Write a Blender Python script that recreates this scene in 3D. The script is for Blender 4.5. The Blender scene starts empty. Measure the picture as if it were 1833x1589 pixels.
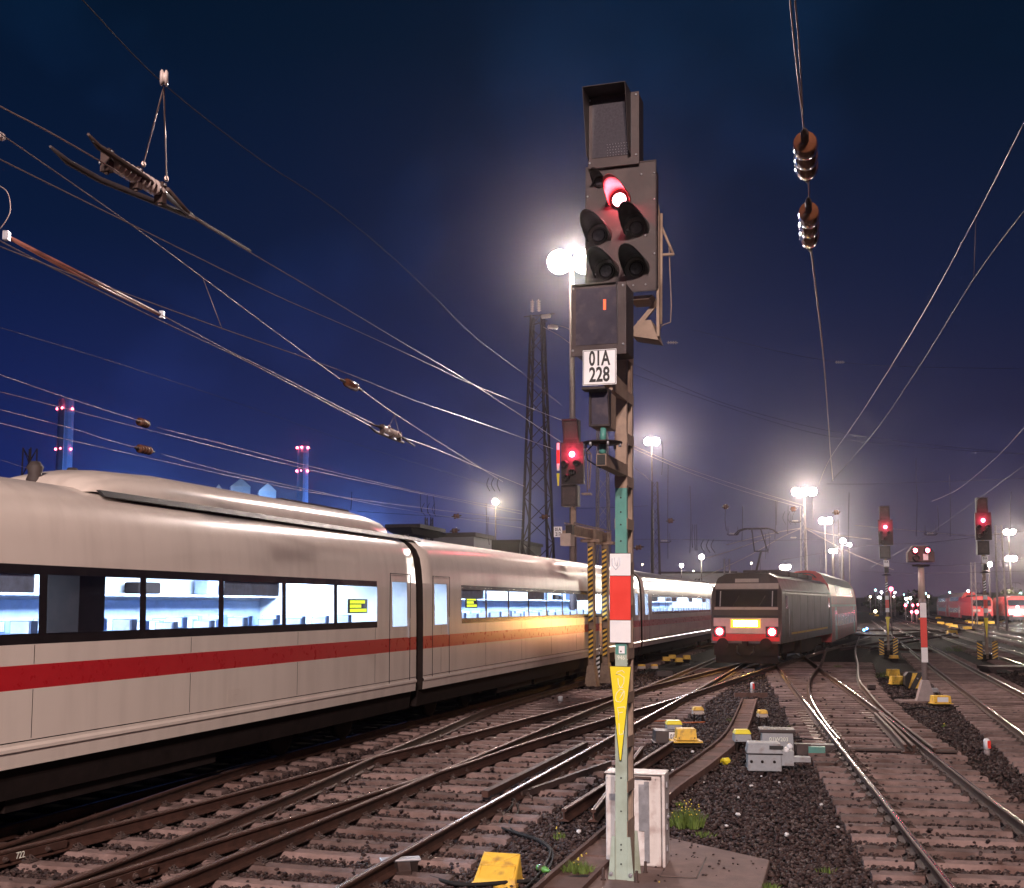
import bpy, bmesh, math, random
import numpy as np
from mathutils import Matrix, Vector, Euler

random.seed(7); rng = np.random.default_rng(7)
S = bpy.context.scene
COL = S.collection
R = math.radians

# ------------------------------------------------------------------ camera
F, CX, CY, PITCH, ZC = 2050., 916.5, 884., R(5.5), 2.8
cam = bpy.data.cameras.new('camera'); cam_o = bpy.data.objects.new('camera', cam); COL.objects.link(cam_o)
cam_o.location = (0, 0, ZC); cam_o.rotation_euler = (R(90) + PITCH, 0, 0)
cam.sensor_width = 36; cam.lens = 36 * F / 1833.; cam.shift_y = (CY - 794.5) / 1833.
cam.clip_start = .1; cam.clip_end = 5000
S.camera = cam_o

# ------------------------------------------------------------------ night sky
W = bpy.data.worlds.new('World'); S.world = W; W.use_nodes = True
wn = W.node_tree; wn.nodes.clear(); WL = wn.links.new
def wnode(t, **k):
    n = wn.nodes.new(t)
    for a, b in k.items(): setattr(n, a, b)
    return n
def wramp(stops):
    n = wnode('ShaderNodeValToRGB'); e = n.color_ramp.elements
    while len(e) > 1: e.remove(e[-1])
    e[0].position = stops[0][0]; e[0].color = (*stops[0][1], 1)
    for p, c in stops[1:]:
        x = e.new(p); x.color = (*c, 1)
    return n
def srgb(r, g, b):
    f = lambda v: (v / 255 / 12.92) if v < 10.3 else ((v / 255 + .055) / 1.055) ** 2.4
    return (f(r), f(g), f(b))
tc = wnode('ShaderNodeTexCoord'); sp = wnode('ShaderNodeSeparateXYZ'); WL(tc.outputs['Generated'], sp.inputs[0])
# elevation ramps: blue towards the city side on the left, purple light pollution over the yard, navy overhead
rl = wramp([(0, srgb(26, 40, 106)), (.06, srgb(27, 39, 104)), (.16, srgb(23, 34, 86)), (.3, srgb(9, 25, 56)), (.46, srgb(4, 21, 42)), (1, srgb(2, 9, 20))])
rm = wramp([(0, srgb(64, 57, 86)), (.05, srgb(52, 53, 90)), (.14, srgb(38, 42, 82)), (.28, srgb(19, 29, 62)), (.45, srgb(7, 24, 46)), (1, srgb(2, 9, 20))])
rr = wramp([(0, srgb(76, 56, 74)), (.05, srgb(56, 48, 70)), (.12, srgb(34, 34, 64)), (.25, srgb(18, 28, 58)), (.42, srgb(6, 22, 42)), (1, srgb(2, 9, 20))])
for n in (rl, rm, rr): WL(sp.outputs['Z'], n.inputs[0])
at = wnode('ShaderNodeMath', operation='ARCTAN2'); WL(sp.outputs['X'], at.inputs[0]); WL(sp.outputs['Y'], at.inputs[1])
m1 = wnode('ShaderNodeMapRange'); m1.inputs[1].default_value = -.42; m1.inputs[2].default_value = .02; WL(at.outputs[0], m1.inputs[0])
m2 = wnode('ShaderNodeMapRange'); m2.inputs[1].default_value = .02; m2.inputs[2].default_value = .42; WL(at.outputs[0], m2.inputs[0])
x1 = wnode('ShaderNodeMix', data_type='RGBA'); WL(m1.outputs[0], x1.inputs[0]); WL(rl.outputs[0], x1.inputs[6]); WL(rm.outputs[0], x1.inputs[7])
x2 = wnode('ShaderNodeMix', data_type='RGBA'); WL(m2.outputs[0], x2.inputs[0]); WL(x1.outputs[2], x2.inputs[6]); WL(rr.outputs[0], x2.inputs[7])
cn = wnode('ShaderNodeTexNoise'); cn.inputs['Scale'].default_value = 5; cn.inputs['Detail'].default_value = 4
WL(tc.outputs['Generated'], cn.inputs['Vector'])
cm = wnode('ShaderNodeMapRange'); cm.inputs[1].default_value = .52; cm.inputs[2].default_value = .8; cm.inputs[3].default_value = 1; cm.inputs[4].default_value = 2.1
WL(cn.outputs[0], cm.inputs[0])
x3 = wnode('ShaderNodeVectorMath', operation='SCALE'); WL(x2.outputs[2], x3.inputs[0]); WL(cm.outputs[0], x3.inputs['Scale'])
bg = wnode('ShaderNodeBackground'); WL(x3.outputs[0], bg.inputs[0]); bg.inputs[1].default_value = 1.0
# last twilight, far below daylight strength
sky = wnode('ShaderNodeTexSky', sky_type='NISHITA'); sky.sun_disc = False; sky.sun_elevation = R(-6); sky.sun_rotation = R(-60)
bg2 = wnode('ShaderNodeBackground'); WL(sky.outputs[0], bg2.inputs[0]); bg2.inputs[1].default_value = .02
ad = wnode('ShaderNodeAddShader'); WL(bg.outputs[0], ad.inputs[0]); WL(bg2.outputs[0], ad.inputs[1])
wo = wnode('ShaderNodeOutputWorld'); WL(ad.outputs[0], wo.inputs[0])
try: W.cycles.volume_sampling = 'EQUIANGULAR'
except Exception: pass

# ------------------------------------------------------------------ the yard floods that stand behind the viewpoint
def lamp_light(name, loc, power, color, radius=.25, parent=None, target=None, cone=140):
    l = bpy.data.lights.new(name, 'SPOT' if target else 'POINT'); l.energy = power; l.color = color; l.shadow_soft_size = radius
    o = bpy.data.objects.new(name, l); COL.objects.link(o); o.location = loc
    if target:
        l.spot_size = R(cone); l.spot_blend = .5
        o.rotation_euler = (Vector(target) - Vector(loc)).to_track_quat('-Z', 'Y').to_euler()
    if parent: o.parent = parent
    return o
KEY_A = ((-2.5, -26, 19), 58000, (1, .83, .78)); KEY_B = ((.8, -23, 18), 50000, (1, .74, .65))

S.view_settings.view_transform = 'Standard'; S.view_settings.look = 'None'
S.view_settings.exposure = 0; S.view_settings.gamma = 1; S.view_settings.use_curve_mapping = False
S.cycles.use_denoising = True; S.cycles.max_bounces = 5; S.cycles.diffuse_bounces = 2; S.cycles.glossy_bounces = 3
S.cycles.transparent_max_bounces = 12; S.cycles.volume_bounces = 0; S.cycles.sample_clamp_indirect = 4
S.cycles.caustics_reflective = False; S.cycles.caustics_refractive = False
S.cycles.use_light_tree = True

# ------------------------------------------------------------------ pixel of the photograph -> point of the place
def ray(px, py):
    u = (px - CX) / F; v = -(py - CY) / F
    return np.array([u, math.cos(PITCH) - math.sin(PITCH) * v, math.sin(PITCH) + math.cos(PITCH) * v])
def U(px, py, Y):
    r = ray(px, py); t = Y / r[1]; return Vector((r[0] * t, Y, ZC + r[2] * t))
def G(px, py, z=0.):
    r = ray(px, py); t = (z - ZC) / r[2]; return Vector((r[0] * t, r[1] * t, z))

# ------------------------------------------------------------------ materials
def mat(name, col, rough=.6, metal=0., var=.25, scale=6., bump=0., bscale=60., dirt=None, dscale=1.5, spec=.5, coord='Object', rvar=.13):
    m = bpy.data.materials.new(name); m.use_nodes = True; nt = m.node_tree; L = nt.links.new
    b = nt.nodes['Principled BSDF']; b.inputs['Roughness'].default_value = rough; b.inputs['Metallic'].default_value = metal
    b.inputs['Specular IOR Level'].default_value = spec
    t = nt.nodes.new('ShaderNodeTexCoord'); n = nt.nodes.new('ShaderNodeTexNoise')
    n.inputs['Scale'].default_value = scale; n.inputs['Detail'].default_value = 6; n.inputs['Roughness'].default_value = .65
    L(t.outputs[coord], n.inputs['Vector'])
    r = nt.nodes.new('ShaderNodeValToRGB'); e = r.color_ramp.elements
    e[0].position = .3; e[1].position = .72
    e[0].color = (*[c * (1 - var) for c in col], 1); e[1].color = (*[min(1, c * (1 + var)) for c in col], 1)
    L(n.outputs[0], r.inputs[0]); out = r.outputs[0]
    if dirt:
        d = nt.nodes.new('ShaderNodeTexNoise'); d.inputs['Scale'].default_value = dscale; d.inputs['Detail'].default_value = 8
        L(t.outputs[coord], d.inputs['Vector'])
        dm = nt.nodes.new('ShaderNodeMapRange'); dm.inputs[1].default_value = .5; dm.inputs[2].default_value = .72; L(d.outputs[0], dm.inputs[0])
        mx = nt.nodes.new('ShaderNodeMix'); mx.data_type = 'RGBA'; L(dm.outputs[0], mx.inputs[0]); L(out, mx.inputs[6]); mx.inputs[7].default_value = (*dirt, 1)
        out = mx.outputs[2]
    L(out, b.inputs['Base Color'])
    rv = nt.nodes.new('ShaderNodeMapRange'); rv.inputs[3].default_value = max(.03, rough - rvar); rv.inputs[4].default_value = min(1, rough + rvar)
    L(n.outputs[0], rv.inputs[0]); L(rv.outputs[0], b.inputs['Roughness'])
    if bump:
        n2 = nt.nodes.new('ShaderNodeTexNoise'); n2.inputs['Scale'].default_value = bscale; n2.inputs['Detail'].default_value = 4
        L(t.outputs[coord], n2.inputs['Vector'])
        bu = nt.nodes.new('ShaderNodeBump'); bu.inputs['Strength'].default_value = bump; bu.inputs['Distance'].default_value = .02
        L(n2.outputs[0], bu.inputs['Height']); L(bu.outputs[0], b.inputs['Normal'])
    return m
def emis(name, col, strength, sample=False):
    m = bpy.data.materials.new(name); m.use_nodes = True; nt = m.node_tree; nt.nodes.clear()
    e = nt.nodes.new('ShaderNodeEmission'); e.inputs[0].default_value = (*col, 1); e.inputs[1].default_value = strength
    o = nt.nodes.new('ShaderNodeOutputMaterial'); nt.links.new(e.outputs[0], o.inputs[0])
    if not sample: m.cycles.emission_sampling = 'NONE'
    return m
def glassy(name, tint, gloss=.12, rough=.04):
    m = bpy.data.materials.new(name); m.use_nodes = True; nt = m.node_tree; nt.nodes.clear()
    a = nt.nodes.new('ShaderNodeBsdfTransparent'); a.inputs[0].default_value = (*tint, 1)
    g = nt.nodes.new('ShaderNodeBsdfGlossy'); g.inputs['Roughness'].default_value = rough
    w = nt.nodes.new('ShaderNodeLayerWeight'); w.inputs[0].default_value = .25
    mr = nt.nodes.new('ShaderNodeMapRange'); mr.inputs[3].default_value = gloss * .4; mr.inputs[4].default_value = min(1, gloss * 4)
    nt.links.new(w.outputs['Fresnel'], mr.inputs[0])
    x = nt.nodes.new('ShaderNodeMixShader'); nt.links.new(mr.outputs[0], x.inputs[0]); nt.links.new(a.outputs[0], x.inputs[1]); nt.links.new(g.outputs[0], x.inputs[2])
    o = nt.nodes.new('ShaderNodeOutputMaterial'); nt.links.new(x.outputs[0], o.inputs[0])
    return m
M = dict(
    ballast=mat('ballast_ground', (.020, .0115, .011), .9, var=.5, scale=9, bump=1., bscale=40, dirt=(.014, .009, .008), dscale=.25, spec=0.1),
    stone=mat('ballast_stone', (.046, .028, .027), .7, var=.65, scale=9, spec=0.2),
    sleeper=mat('sleeper_concrete', (.19, .132, .122), .85, var=.28, scale=5, bump=.5, bscale=90, dirt=(.10, .06, .052), dscale=1.6, spec=0.15),
    timber=mat('sleeper_dusty', (.18, .11, .098), .85, var=.35, scale=6, bump=.5, bscale=70, dirt=(.10, .058, .05), dscale=1.2),
    rust=mat('rail_rust', (.075, .036, .027), .7, .1, var=.35, scale=8, bump=.25, bscale=120, dirt=(.05, .028, .022), dscale=3, spec=0.25),
    steel=mat('rail_running_surface', (.50, .42, .38), .24, 1., var=.12, scale=2),
    headrust=mat('rail_dull_surface', (.13, .070, .055), .55, .3, var=.3, scale=3),
    clip=mat('rail_clip_iron', (.075, .048, .042), .7, .2, var=.3),
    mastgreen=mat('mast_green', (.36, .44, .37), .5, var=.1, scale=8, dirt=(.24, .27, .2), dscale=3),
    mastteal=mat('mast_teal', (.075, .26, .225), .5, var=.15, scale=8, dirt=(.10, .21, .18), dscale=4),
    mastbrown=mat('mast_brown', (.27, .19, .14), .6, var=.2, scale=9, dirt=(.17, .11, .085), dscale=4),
    darkcase=mat('signal_case_black', (.024, .017, .017), .55, var=.3, scale=10, dirt=(.045, .03, .028), dscale=5, spec=.3),
    casebrown=mat('signal_case_dusty', (.036, .020, .020), .55, var=.25, scale=10, dirt=(.06, .036, .034), dscale=4),
    black=mat('black_rubber', (.012, .012, .013), .6, var=.3),
    white=mat('sign_white', (.82, .82, .84), .35, var=.04, dirt=(.72, .73, .77), dscale=6),
    red=mat('sign_red', (.72, .045, .03), .4, var=.06),
    yellow=mat('sign_yellow', (.84, .70, .03), .4, var=.07),
    ybox=mat('box_yellow', (.82, .50, .06), .55, var=.12, dirt=(.34, .18, .06), dscale=7),
    yblack=mat('hazard_black', (.02, .018, .018), .5),
    ink=mat('letter_black', (.012, .012, .014), .5, var=.1),
    chalk=mat('paint_chalk', (.78, .80, .70), .7, var=.15),
    cabinet=mat('cabinet_white', (.66, .62, .60), .55, var=.1, scale=4, bump=.08, dirt=(.40, .31, .29), dscale=6),
    galv=mat('galvanised', (.42, .42, .45), .4, .7, var=.2, scale=14),
    grey=mat('case_grey', (.30, .31, .33), .6, var=.18, dirt=(.19, .15, .14), dscale=6),
    concrete=mat('slab_concrete', (.21, .145, .13), .85, var=.25, scale=4, bump=.35, bscale=80, dirt=(.16, .11, .10), dscale=1.7, spec=0.2),
    trough=mat('trough_concrete', (.15, .085, .07), .85, var=.3, scale=5, bump=.4, bscale=80, dirt=(.10, .062, .053), dscale=3, spec=0.15),
    screen=mat('display_screen', (.06, .055, .065), .12, var=.25, scale=40),
    scrblue=mat('display_blue', (.055, .050, .066), .1, var=.12, scale=6, dirt=(.085, .07, .08), dscale=9),
    train=mat('train_white', (.80, .70, .62), .25, var=.03, scale=.7, spec=.6, rvar=.02),
    trainred=mat('train_red', (.52, .014, .022), .3, var=.06),
    traindark=mat('train_window_band', (.018, .014, .014), .2, var=.2),
    under=mat('train_underframe', (.018, .012, .011), .85, var=.4, scale=4, spec=.15),
    bellows=mat('gangway_rubber', (.10, .055, .05), .8, var=.3),
    interior=mat('coach_interior', (.72, .77, .85), .6, var=.06),
    seat=mat('seat_fabric', (.16, .24, .42), .8, var=.2),
    rackm=mat('luggage_rack', (.55, .62, .75), .5),
    wood=mat('coach_panel_blue', (.36, .46, .66), .6, var=.15),
    loco=mat('loco_grey', (.042, .028, .026), .42, var=.18, scale=1.5, dirt=(.075, .048, .04), dscale=.7),
    locored=mat('db_red', (.50, .03, .028), .4, var=.1, dirt=(.32, .04, .035), dscale=1.2, spec=0.3),
    locoroof=mat('loco_roof', (.06, .045, .043), .7, var=.3),
    winglass=mat('dark_glass', (.015, .015, .018), .08, var=.1),
    paleroof=mat('pale_roof', (.42, .35, .31), .5, var=.1),
    wire=mat('wire_copper', (.33, .25, .23), .4, .5, var=.2),
    wiredark=mat('wire_dark', (.07, .055, .06), .6, .3, var=.2),
    porcelain=mat('insulator_brown', (.16, .062, .032), .12, var=.25, spec=.9),
    porcpale=mat('insulator_pale', (.55, .45, .42), .3, var=.1),
    lattice=mat('lattice_steel', (.05, .031, .030), .65, .2, var=.3),
    poledark=mat('lamp_pole_dark', (.10, .075, .075), .6, .2, var=.15),
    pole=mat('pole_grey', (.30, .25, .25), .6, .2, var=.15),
    chimney=mat('chimney_blue', (.34, .38, .46), .8, var=.1, scale=.15),
    facade=mat('building_pale', (.42, .40, .42), .8, var=.12, scale=.3),
    darkbuild=mat('building_dark', (.07, .05, .052), .9, var=.2, scale=.2),
    grass=mat('grass_green', (.10, .15, .025), .7, var=.5, scale=12),
    flower=mat('flower_yellow', (.75, .58, .08), .7),
    bottle=mat('bottle_green', (.10, .30, .06), .08, var=.4, scale=20, spec=1),
    plastic=mat('plastic_yellow', (.8, .66, .04), .35, var=.1),
    litter=mat('paper_litter', (.7, .68, .68), .7, var=.1),
    cable=mat('cable_black', (.02, .018, .018), .75, var=.3, spec=.15),
    orange=mat('cable_orange', (.45, .13, .05), .6, var=.3),
    leaf=mat('leaf_dark', (.06, .065, .03), .8, var=.5, scale=2),
    pane=glassy('window_glass', (.86, .92, 1.0), .13),
    e_red=emis('lamp_red', (1, .10, .16), 34), e_redcore=emis('lamp_red_core', (1, .42, .48), 26),
    e_tail=emis('tail_lamp', (1, .22, .22), 24), e_flood=emis('flood_lens', (1, .88, .70), 220),
    e_white=emis('lamp_white', (.92, .95, 1), 45), e_amber=emis('amber_display', (1, .62, .10), 6),
    e_ledy=emis('led_yellow', (.85, .95, .05), 1.6), e_headamber=emis('lamp_amber', (1, .70, .28), 30), e_amberglow=emis('lamp_amber_halo', (1, .36, .03), 2.6), e_redhalo=emis('tail_lamp_halo', (1, .03, .06), 2.4),
    e_blue=emis('lamp_blue', (.12, .35, 1), 30), e_one=emis('digit_red', (1, .12, .05), 2.2),
    e_cyan=emis('lamp_cyan', (.45, .95, .9), 8), e_warm=emis('lamp_warm', (1, .82, .55), 20), e_led=emis('coach_ceiling_light', (.80, .90, 1), 8.0),
)

def streaks(m, amount):
    """faint rain streaks and brake dust on a coach side"""
    nt = m.node_tree; b = nt.nodes['Principled BSDF']; L = nt.links.new; src = b.inputs['Base Color'].links[0].from_socket
    t = nt.nodes.new('ShaderNodeTexCoord'); mp = nt.nodes.new('ShaderNodeMapping'); mp.inputs['Scale'].default_value = (2.6, 2.6, .3); L(t.outputs['Object'], mp.inputs[0])
    n = nt.nodes.new('ShaderNodeTexNoise'); n.inputs['Scale'].default_value = 1.4; n.inputs['Detail'].default_value = 7; L(mp.outputs[0], n.inputs['Vector'])
    r = nt.nodes.new('ShaderNodeMapRange'); r.inputs[1].default_value = .45; r.inputs[2].default_value = .75; r.inputs[3].default_value = 0; r.inputs[4].default_value = amount; L(n.outputs[0], r.inputs[0])
    x = nt.nodes.new('ShaderNodeMix'); x.data_type = 'RGBA'; L(r.outputs[0], x.inputs[0]); L(src, x.inputs[6]); x.inputs[7].default_value = (.16, .10, .08, 1); L(x.outputs[2], b.inputs['Base Color'])
def island_colours(m):
    nt = m.node_tree; b = nt.nodes['Principled BSDF']; g = nt.nodes.new('ShaderNodeNewGeometry'); r = nt.nodes.new('ShaderNodeValToRGB'); e = r.color_ramp.elements
    cols = [(0, (.022, .013, .013)), (.3, (.050, .029, .027)), (.55, (.042, .032, .034)), (.8, (.075, .046, .040)), (.93, (.080, .060, .056)), (.985, (.12, .09, .085))]
    e[0].position = 0; e[0].color = (*cols[0][1], 1); e[1].position = cols[1][0]; e[1].color = (*cols[1][1], 1)
    for p, c in cols[2:]: x = e.new(p); x.color = (*c, 1)
    nt.links.new(g.outputs['Random Per Island'], r.inputs[0]); nt.links.new(r.outputs[0], b.inputs['Base Color'])
island_colours(M['stone'])
def object_tones(m, lo, hi):
    """each sleeper its own tone and its own stains"""
    nt = m.node_tree; b = nt.nodes['Principled BSDF']; src = b.inputs['Base Color'].links[0].from_socket; L = nt.links.new
    oi = nt.nodes.new('ShaderNodeObjectInfo'); r = nt.nodes.new('ShaderNodeMapRange'); r.inputs[3].default_value = lo; r.inputs[4].default_value = hi; L(oi.outputs['Random'], r.inputs[0])
    v = nt.nodes.new('ShaderNodeVectorMath'); v.operation = 'SCALE'; L(src, v.inputs[0]); L(r.outputs[0], v.inputs['Scale']); L(v.outputs[0], b.inputs['Base Color'])
    t = [n for n in nt.nodes if n.type == 'TEX_COORD'][0]; o = nt.nodes.new('ShaderNodeVectorMath'); o.operation = 'ADD'; sc = nt.nodes.new('ShaderNodeVectorMath'); sc.operation = 'SCALE'; sc.inputs[0].default_value = (37, 19, 5); L(oi.outputs['Random'], sc.inputs['Scale'])
    L(t.outputs['Object'], o.inputs[0]); L(sc.outputs[0], o.inputs[1])
    for n in nt.nodes:
        if n.type == 'TEX_NOISE': L(o.outputs[0], n.inputs['Vector'])
object_tones(M['sleeper'], .78, 1.5); object_tones(M['trough'], .75, 1.25)
for k, a in (('train', .13), ('locored', .2), ('cabinet', .22), ('mastgreen', .22)): streaks(M[k], a)

# ------------------------------------------------------------------ mesh builder
class MB:
    def __init__(s): s.v = []; s.f = []; s.m = []; s.sm = []
    def add(s, vs, fs, m=0, smooth=False):
        o = len(s.v); s.v += [tuple(p) for p in vs]; s.f += [tuple(i + o for i in f) for f in fs]
        s.m += [m] * len(fs); s.sm += [smooth] * len(fs); return s
    def box(s, c, d, m=0, rot=None, taper=1.):
        x, y, z = (i / 2 for i in d); vs = []
        for k in (-1, 1):
            t = 1 if k < 0 else taper
            vs += [Vector((-x * t, -y * t, k * z)), Vector((x * t, -y * t, k * z)), Vector((x * t, y * t, k * z)), Vector((-x * t, y * t, k * z))]
        if rot is not None: vs = [rot @ p for p in vs]
        vs = [p + Vector(c) for p in vs]
        return s.add(vs, [(3, 2, 1, 0), (4, 5, 6, 7), (0, 1, 5, 4), (1, 2, 6, 5), (2, 3, 7, 6), (3, 0, 4, 7)], m)
    def bb(s, x0, x1, y0, y1, z0, z1, m=0): return s.box(((x0 + x1) / 2, (y0 + y1) / 2, (z0 + z1) / 2), (abs(x1 - x0), abs(y1 - y0), abs(z1 - z0)), m)
    def prism(s, poly, axis, a, b, m=0):
        """polygon in the other two axes (cyclic order), extruded along axis from a to b"""
        n = len(poly); vs = []
        for t in (a, b):
            for p, q in poly:
                vs.append({'x': (t, p, q), 'y': (p, t, q), 'z': (p, q, t)}[axis])
        return s.add(vs, [tuple(range(n)), tuple(range(2 * n - 1, n - 1, -1))] + [(i, i + n, (i + 1) % n + n, (i + 1) % n) for i in range(n)], m)
    def tube(s, pts, r, n=6, m=0, smooth=True, cap=True):
        pts = [Vector(p) for p in pts]; rs = r if isinstance(r, (list, tuple)) else [r] * len(pts); vs = []; up = None
        for i, p in enumerate(pts):
            d = (pts[min(i + 1, len(pts) - 1)] - pts[max(i - 1, 0)]).normalized()
            if up is None: up = Vector((0, 0, 1)) if abs(d.z) < .9 else Vector((1, 0, 0))
            a = d.cross(up)
            if a.length < 1e-5: a = d.cross(Vector((0, 1, 0)))
            a.normalize(); b = a.cross(d).normalized()
            up = b
            vs += [p + rs[i] * (math.cos(2 * math.pi * k / n) * a + math.sin(2 * math.pi * k / n) * b) for k in range(n)]
        fs = [(i * n + k, i * n + (k + 1) % n, (i + 1) * n + (k + 1) % n, (i + 1) * n + k) for i in range(len(pts) - 1) for k in range(n)]
        s.add(vs, fs, m, smooth)
        if cap:
            o = len(s.v) - len(vs)
            s.f += [tuple(o + k for k in range(n - 1, -1, -1)), tuple(o + len(vs) - n + k for k in range(n))]; s.m += [m, m]; s.sm += [False, False]
        return s
    def lathe(s, prof, p0, p1, n=14, m=0, smooth=True):
        """prof: (t along p0->p1 in metres, radius)"""
        p0 = Vector(p0); d = (Vector(p1) - p0).normalized()
        return s.tube_prof(p0, d, prof, n, m, smooth)
    def tube_prof(s, p0, d, prof, n, m, smooth):
        a = d.cross(Vector((0, 0, 1)))
        if a.length < 1e-4: a = Vector((1, 0, 0))
        a.normalize(); b = a.cross(d); vs = []
        for t, r in prof: vs += [p0 + d * t + r * (math.cos(2 * math.pi * k / n) * a + math.sin(2 * math.pi * k / n) * b) for k in range(n)]
        fs = [(i * n + k, i * n + (k + 1) % n, (i + 1) * n + (k + 1) % n, (i + 1) * n + k) for i in range(len(prof) - 1) for k in range(n)]
        s.add(vs, fs, m, smooth); o = len(s.v) - len(vs)
        s.f += [tuple(o + k for k in range(n - 1, -1, -1)), tuple(o + len(vs) - n + k for k in range(n))]; s.m += [m, m]; s.sm += [False, False]
        return s
    def ball(s, c, r, m=0, n=10, sq=(1, 1, 1)):
        c = Vector(c); vs = [c + Vector((0, 0, r * sq[2]))]; h = n // 2
        for i in range(1, h):
            a = math.pi * i / h
            vs += [c + Vector((r * sq[0] * math.sin(a) * math.cos(2 * math.pi * k / n), r * sq[1] * math.sin(a) * math.sin(2 * math.pi * k / n), r * sq[2] * math.cos(a))) for k in range(n)]
        vs.append(c - Vector((0, 0, r * sq[2]))); e = len(vs) - 1; fs = [(0, 1 + k, 1 + (k + 1) % n) for k in range(n)]
        for i in range(h - 2): fs += [(1 + i * n + k, 1 + (i + 1) * n + k, 1 + (i + 1) * n + (k + 1) % n, 1 + i * n + (k + 1) % n) for k in range(n)]
        fs += [(e, 1 + (h - 2) * n + (k + 1) % n, 1 + (h - 2) * n + k) for k in range(n)]
        return s.add(vs, fs, m, True)
    def bar(s, p, q, w, h=None, m=0):
        p = Vector(p); q = Vector(q); d = q - p; h = h or w
        rot = d.to_track_quat('Y', 'Z').to_matrix()
        return s.box((p + q) / 2, (w, d.length, h), m, rot)
    def mesh(s, name, mats):
        me = bpy.data.meshes.new(name); me.from_pydata(s.v, [], s.f)
        for m in (mats if isinstance(mats, (list, tuple)) else [mats]): me.materials.append(M[m] if isinstance(m, str) else m)
        me.polygons.foreach_set('material_index', s.m); me.polygons.foreach_set('use_smooth', s.sm); me.update()
        return me
    def obj(s, name, mats, parent=None, bevel=0):
        return link(name, s.mesh(name, mats), parent, bevel)
def link(name, data, parent=None, bevel=0):
    o = bpy.data.objects.new(name, data); COL.objects.link(o)
    if parent: o.parent = parent
    if bevel:
        b = o.modifiers.new('b', 'BEVEL'); b.width = bevel; b.segments = 2; b.limit_method = 'ANGLE'
    return o
def tag(o, label=None, cat=None, group=None, kind=None):
    for k, v in (('label', label), ('category', cat), ('group', group), ('kind', kind)):
        if v: o[k] = v
    return o
def thing(name, label, cat, loc=(0, 0, 0), rz=0., group=None, rot=None):
    o = bpy.data.objects.new(name, None); COL.objects.link(o); o.location = loc; o.rotation_euler = rot or (0, 0, rz); o.empty_display_size = .2
    return tag(o, label, cat, group)
def copy_tree(o, parent=None):
    c = o.copy(); COL.objects.link(c); c.parent = parent
    for ch in list(o.children): copy_tree(ch, c)
    return c
TEXTS = []
def text(s, size, mtl, parent, loc, rot=(R(90), 0, 0), sx=.8, bold=.0, name='lettering', ext=.0015, line=1.0):
    c = bpy.data.curves.new(name, 'FONT'); c.body = s; c.size = size; c.align_x = 'CENTER'; c.align_y = 'CENTER'; c.extrude = ext; c.offset = bold; c.space_line = line; c.resolution_u = 3
    c.materials.append(M[mtl]); o = link(name, c, parent); o.location = loc; o.rotation_euler = rot; o.scale = (sx, 1, 1); TEXTS.append(o); return o
def smooth_path(pts, sub=6):
    P = [Vector(p) for p in pts]
    if len(P) < 3: sub = max(sub, 4)
    out = []
    for i in range(len(P) - 1):
        a, b, c, d = P[max(i - 1, 0)], P[i], P[i + 1], P[min(i + 2, len(P) - 1)]
        for k in range(sub):
            t = k / sub
            out.append(.5 * ((2 * b) + (c - a) * t + (2 * a - 5 * b + 4 * c - d) * t * t + (3 * b - a - 3 * c + d) * t ** 3))
    return out + [P[-1]]

# ------------------------------------------------------------------ ground and ballast
gb = MB(); n = 64; gr = 880
gb.add([(gr * math.cos(2 * math.pi * k / n), gr * math.sin(2 * math.pi * k / n), -.06) for k in range(n)], [tuple(range(n))])
tag(gb.obj('ground', 'ballast'), kind='structure')

TH = R(16.84); TD = Vector((math.sin(TH), math.cos(TH), 0)); TN = Vector((math.cos(TH), -math.sin(TH), 0))   # white train's track
TO = Vector((-5.98, 13.7, 0)) - .75 * TN

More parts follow.
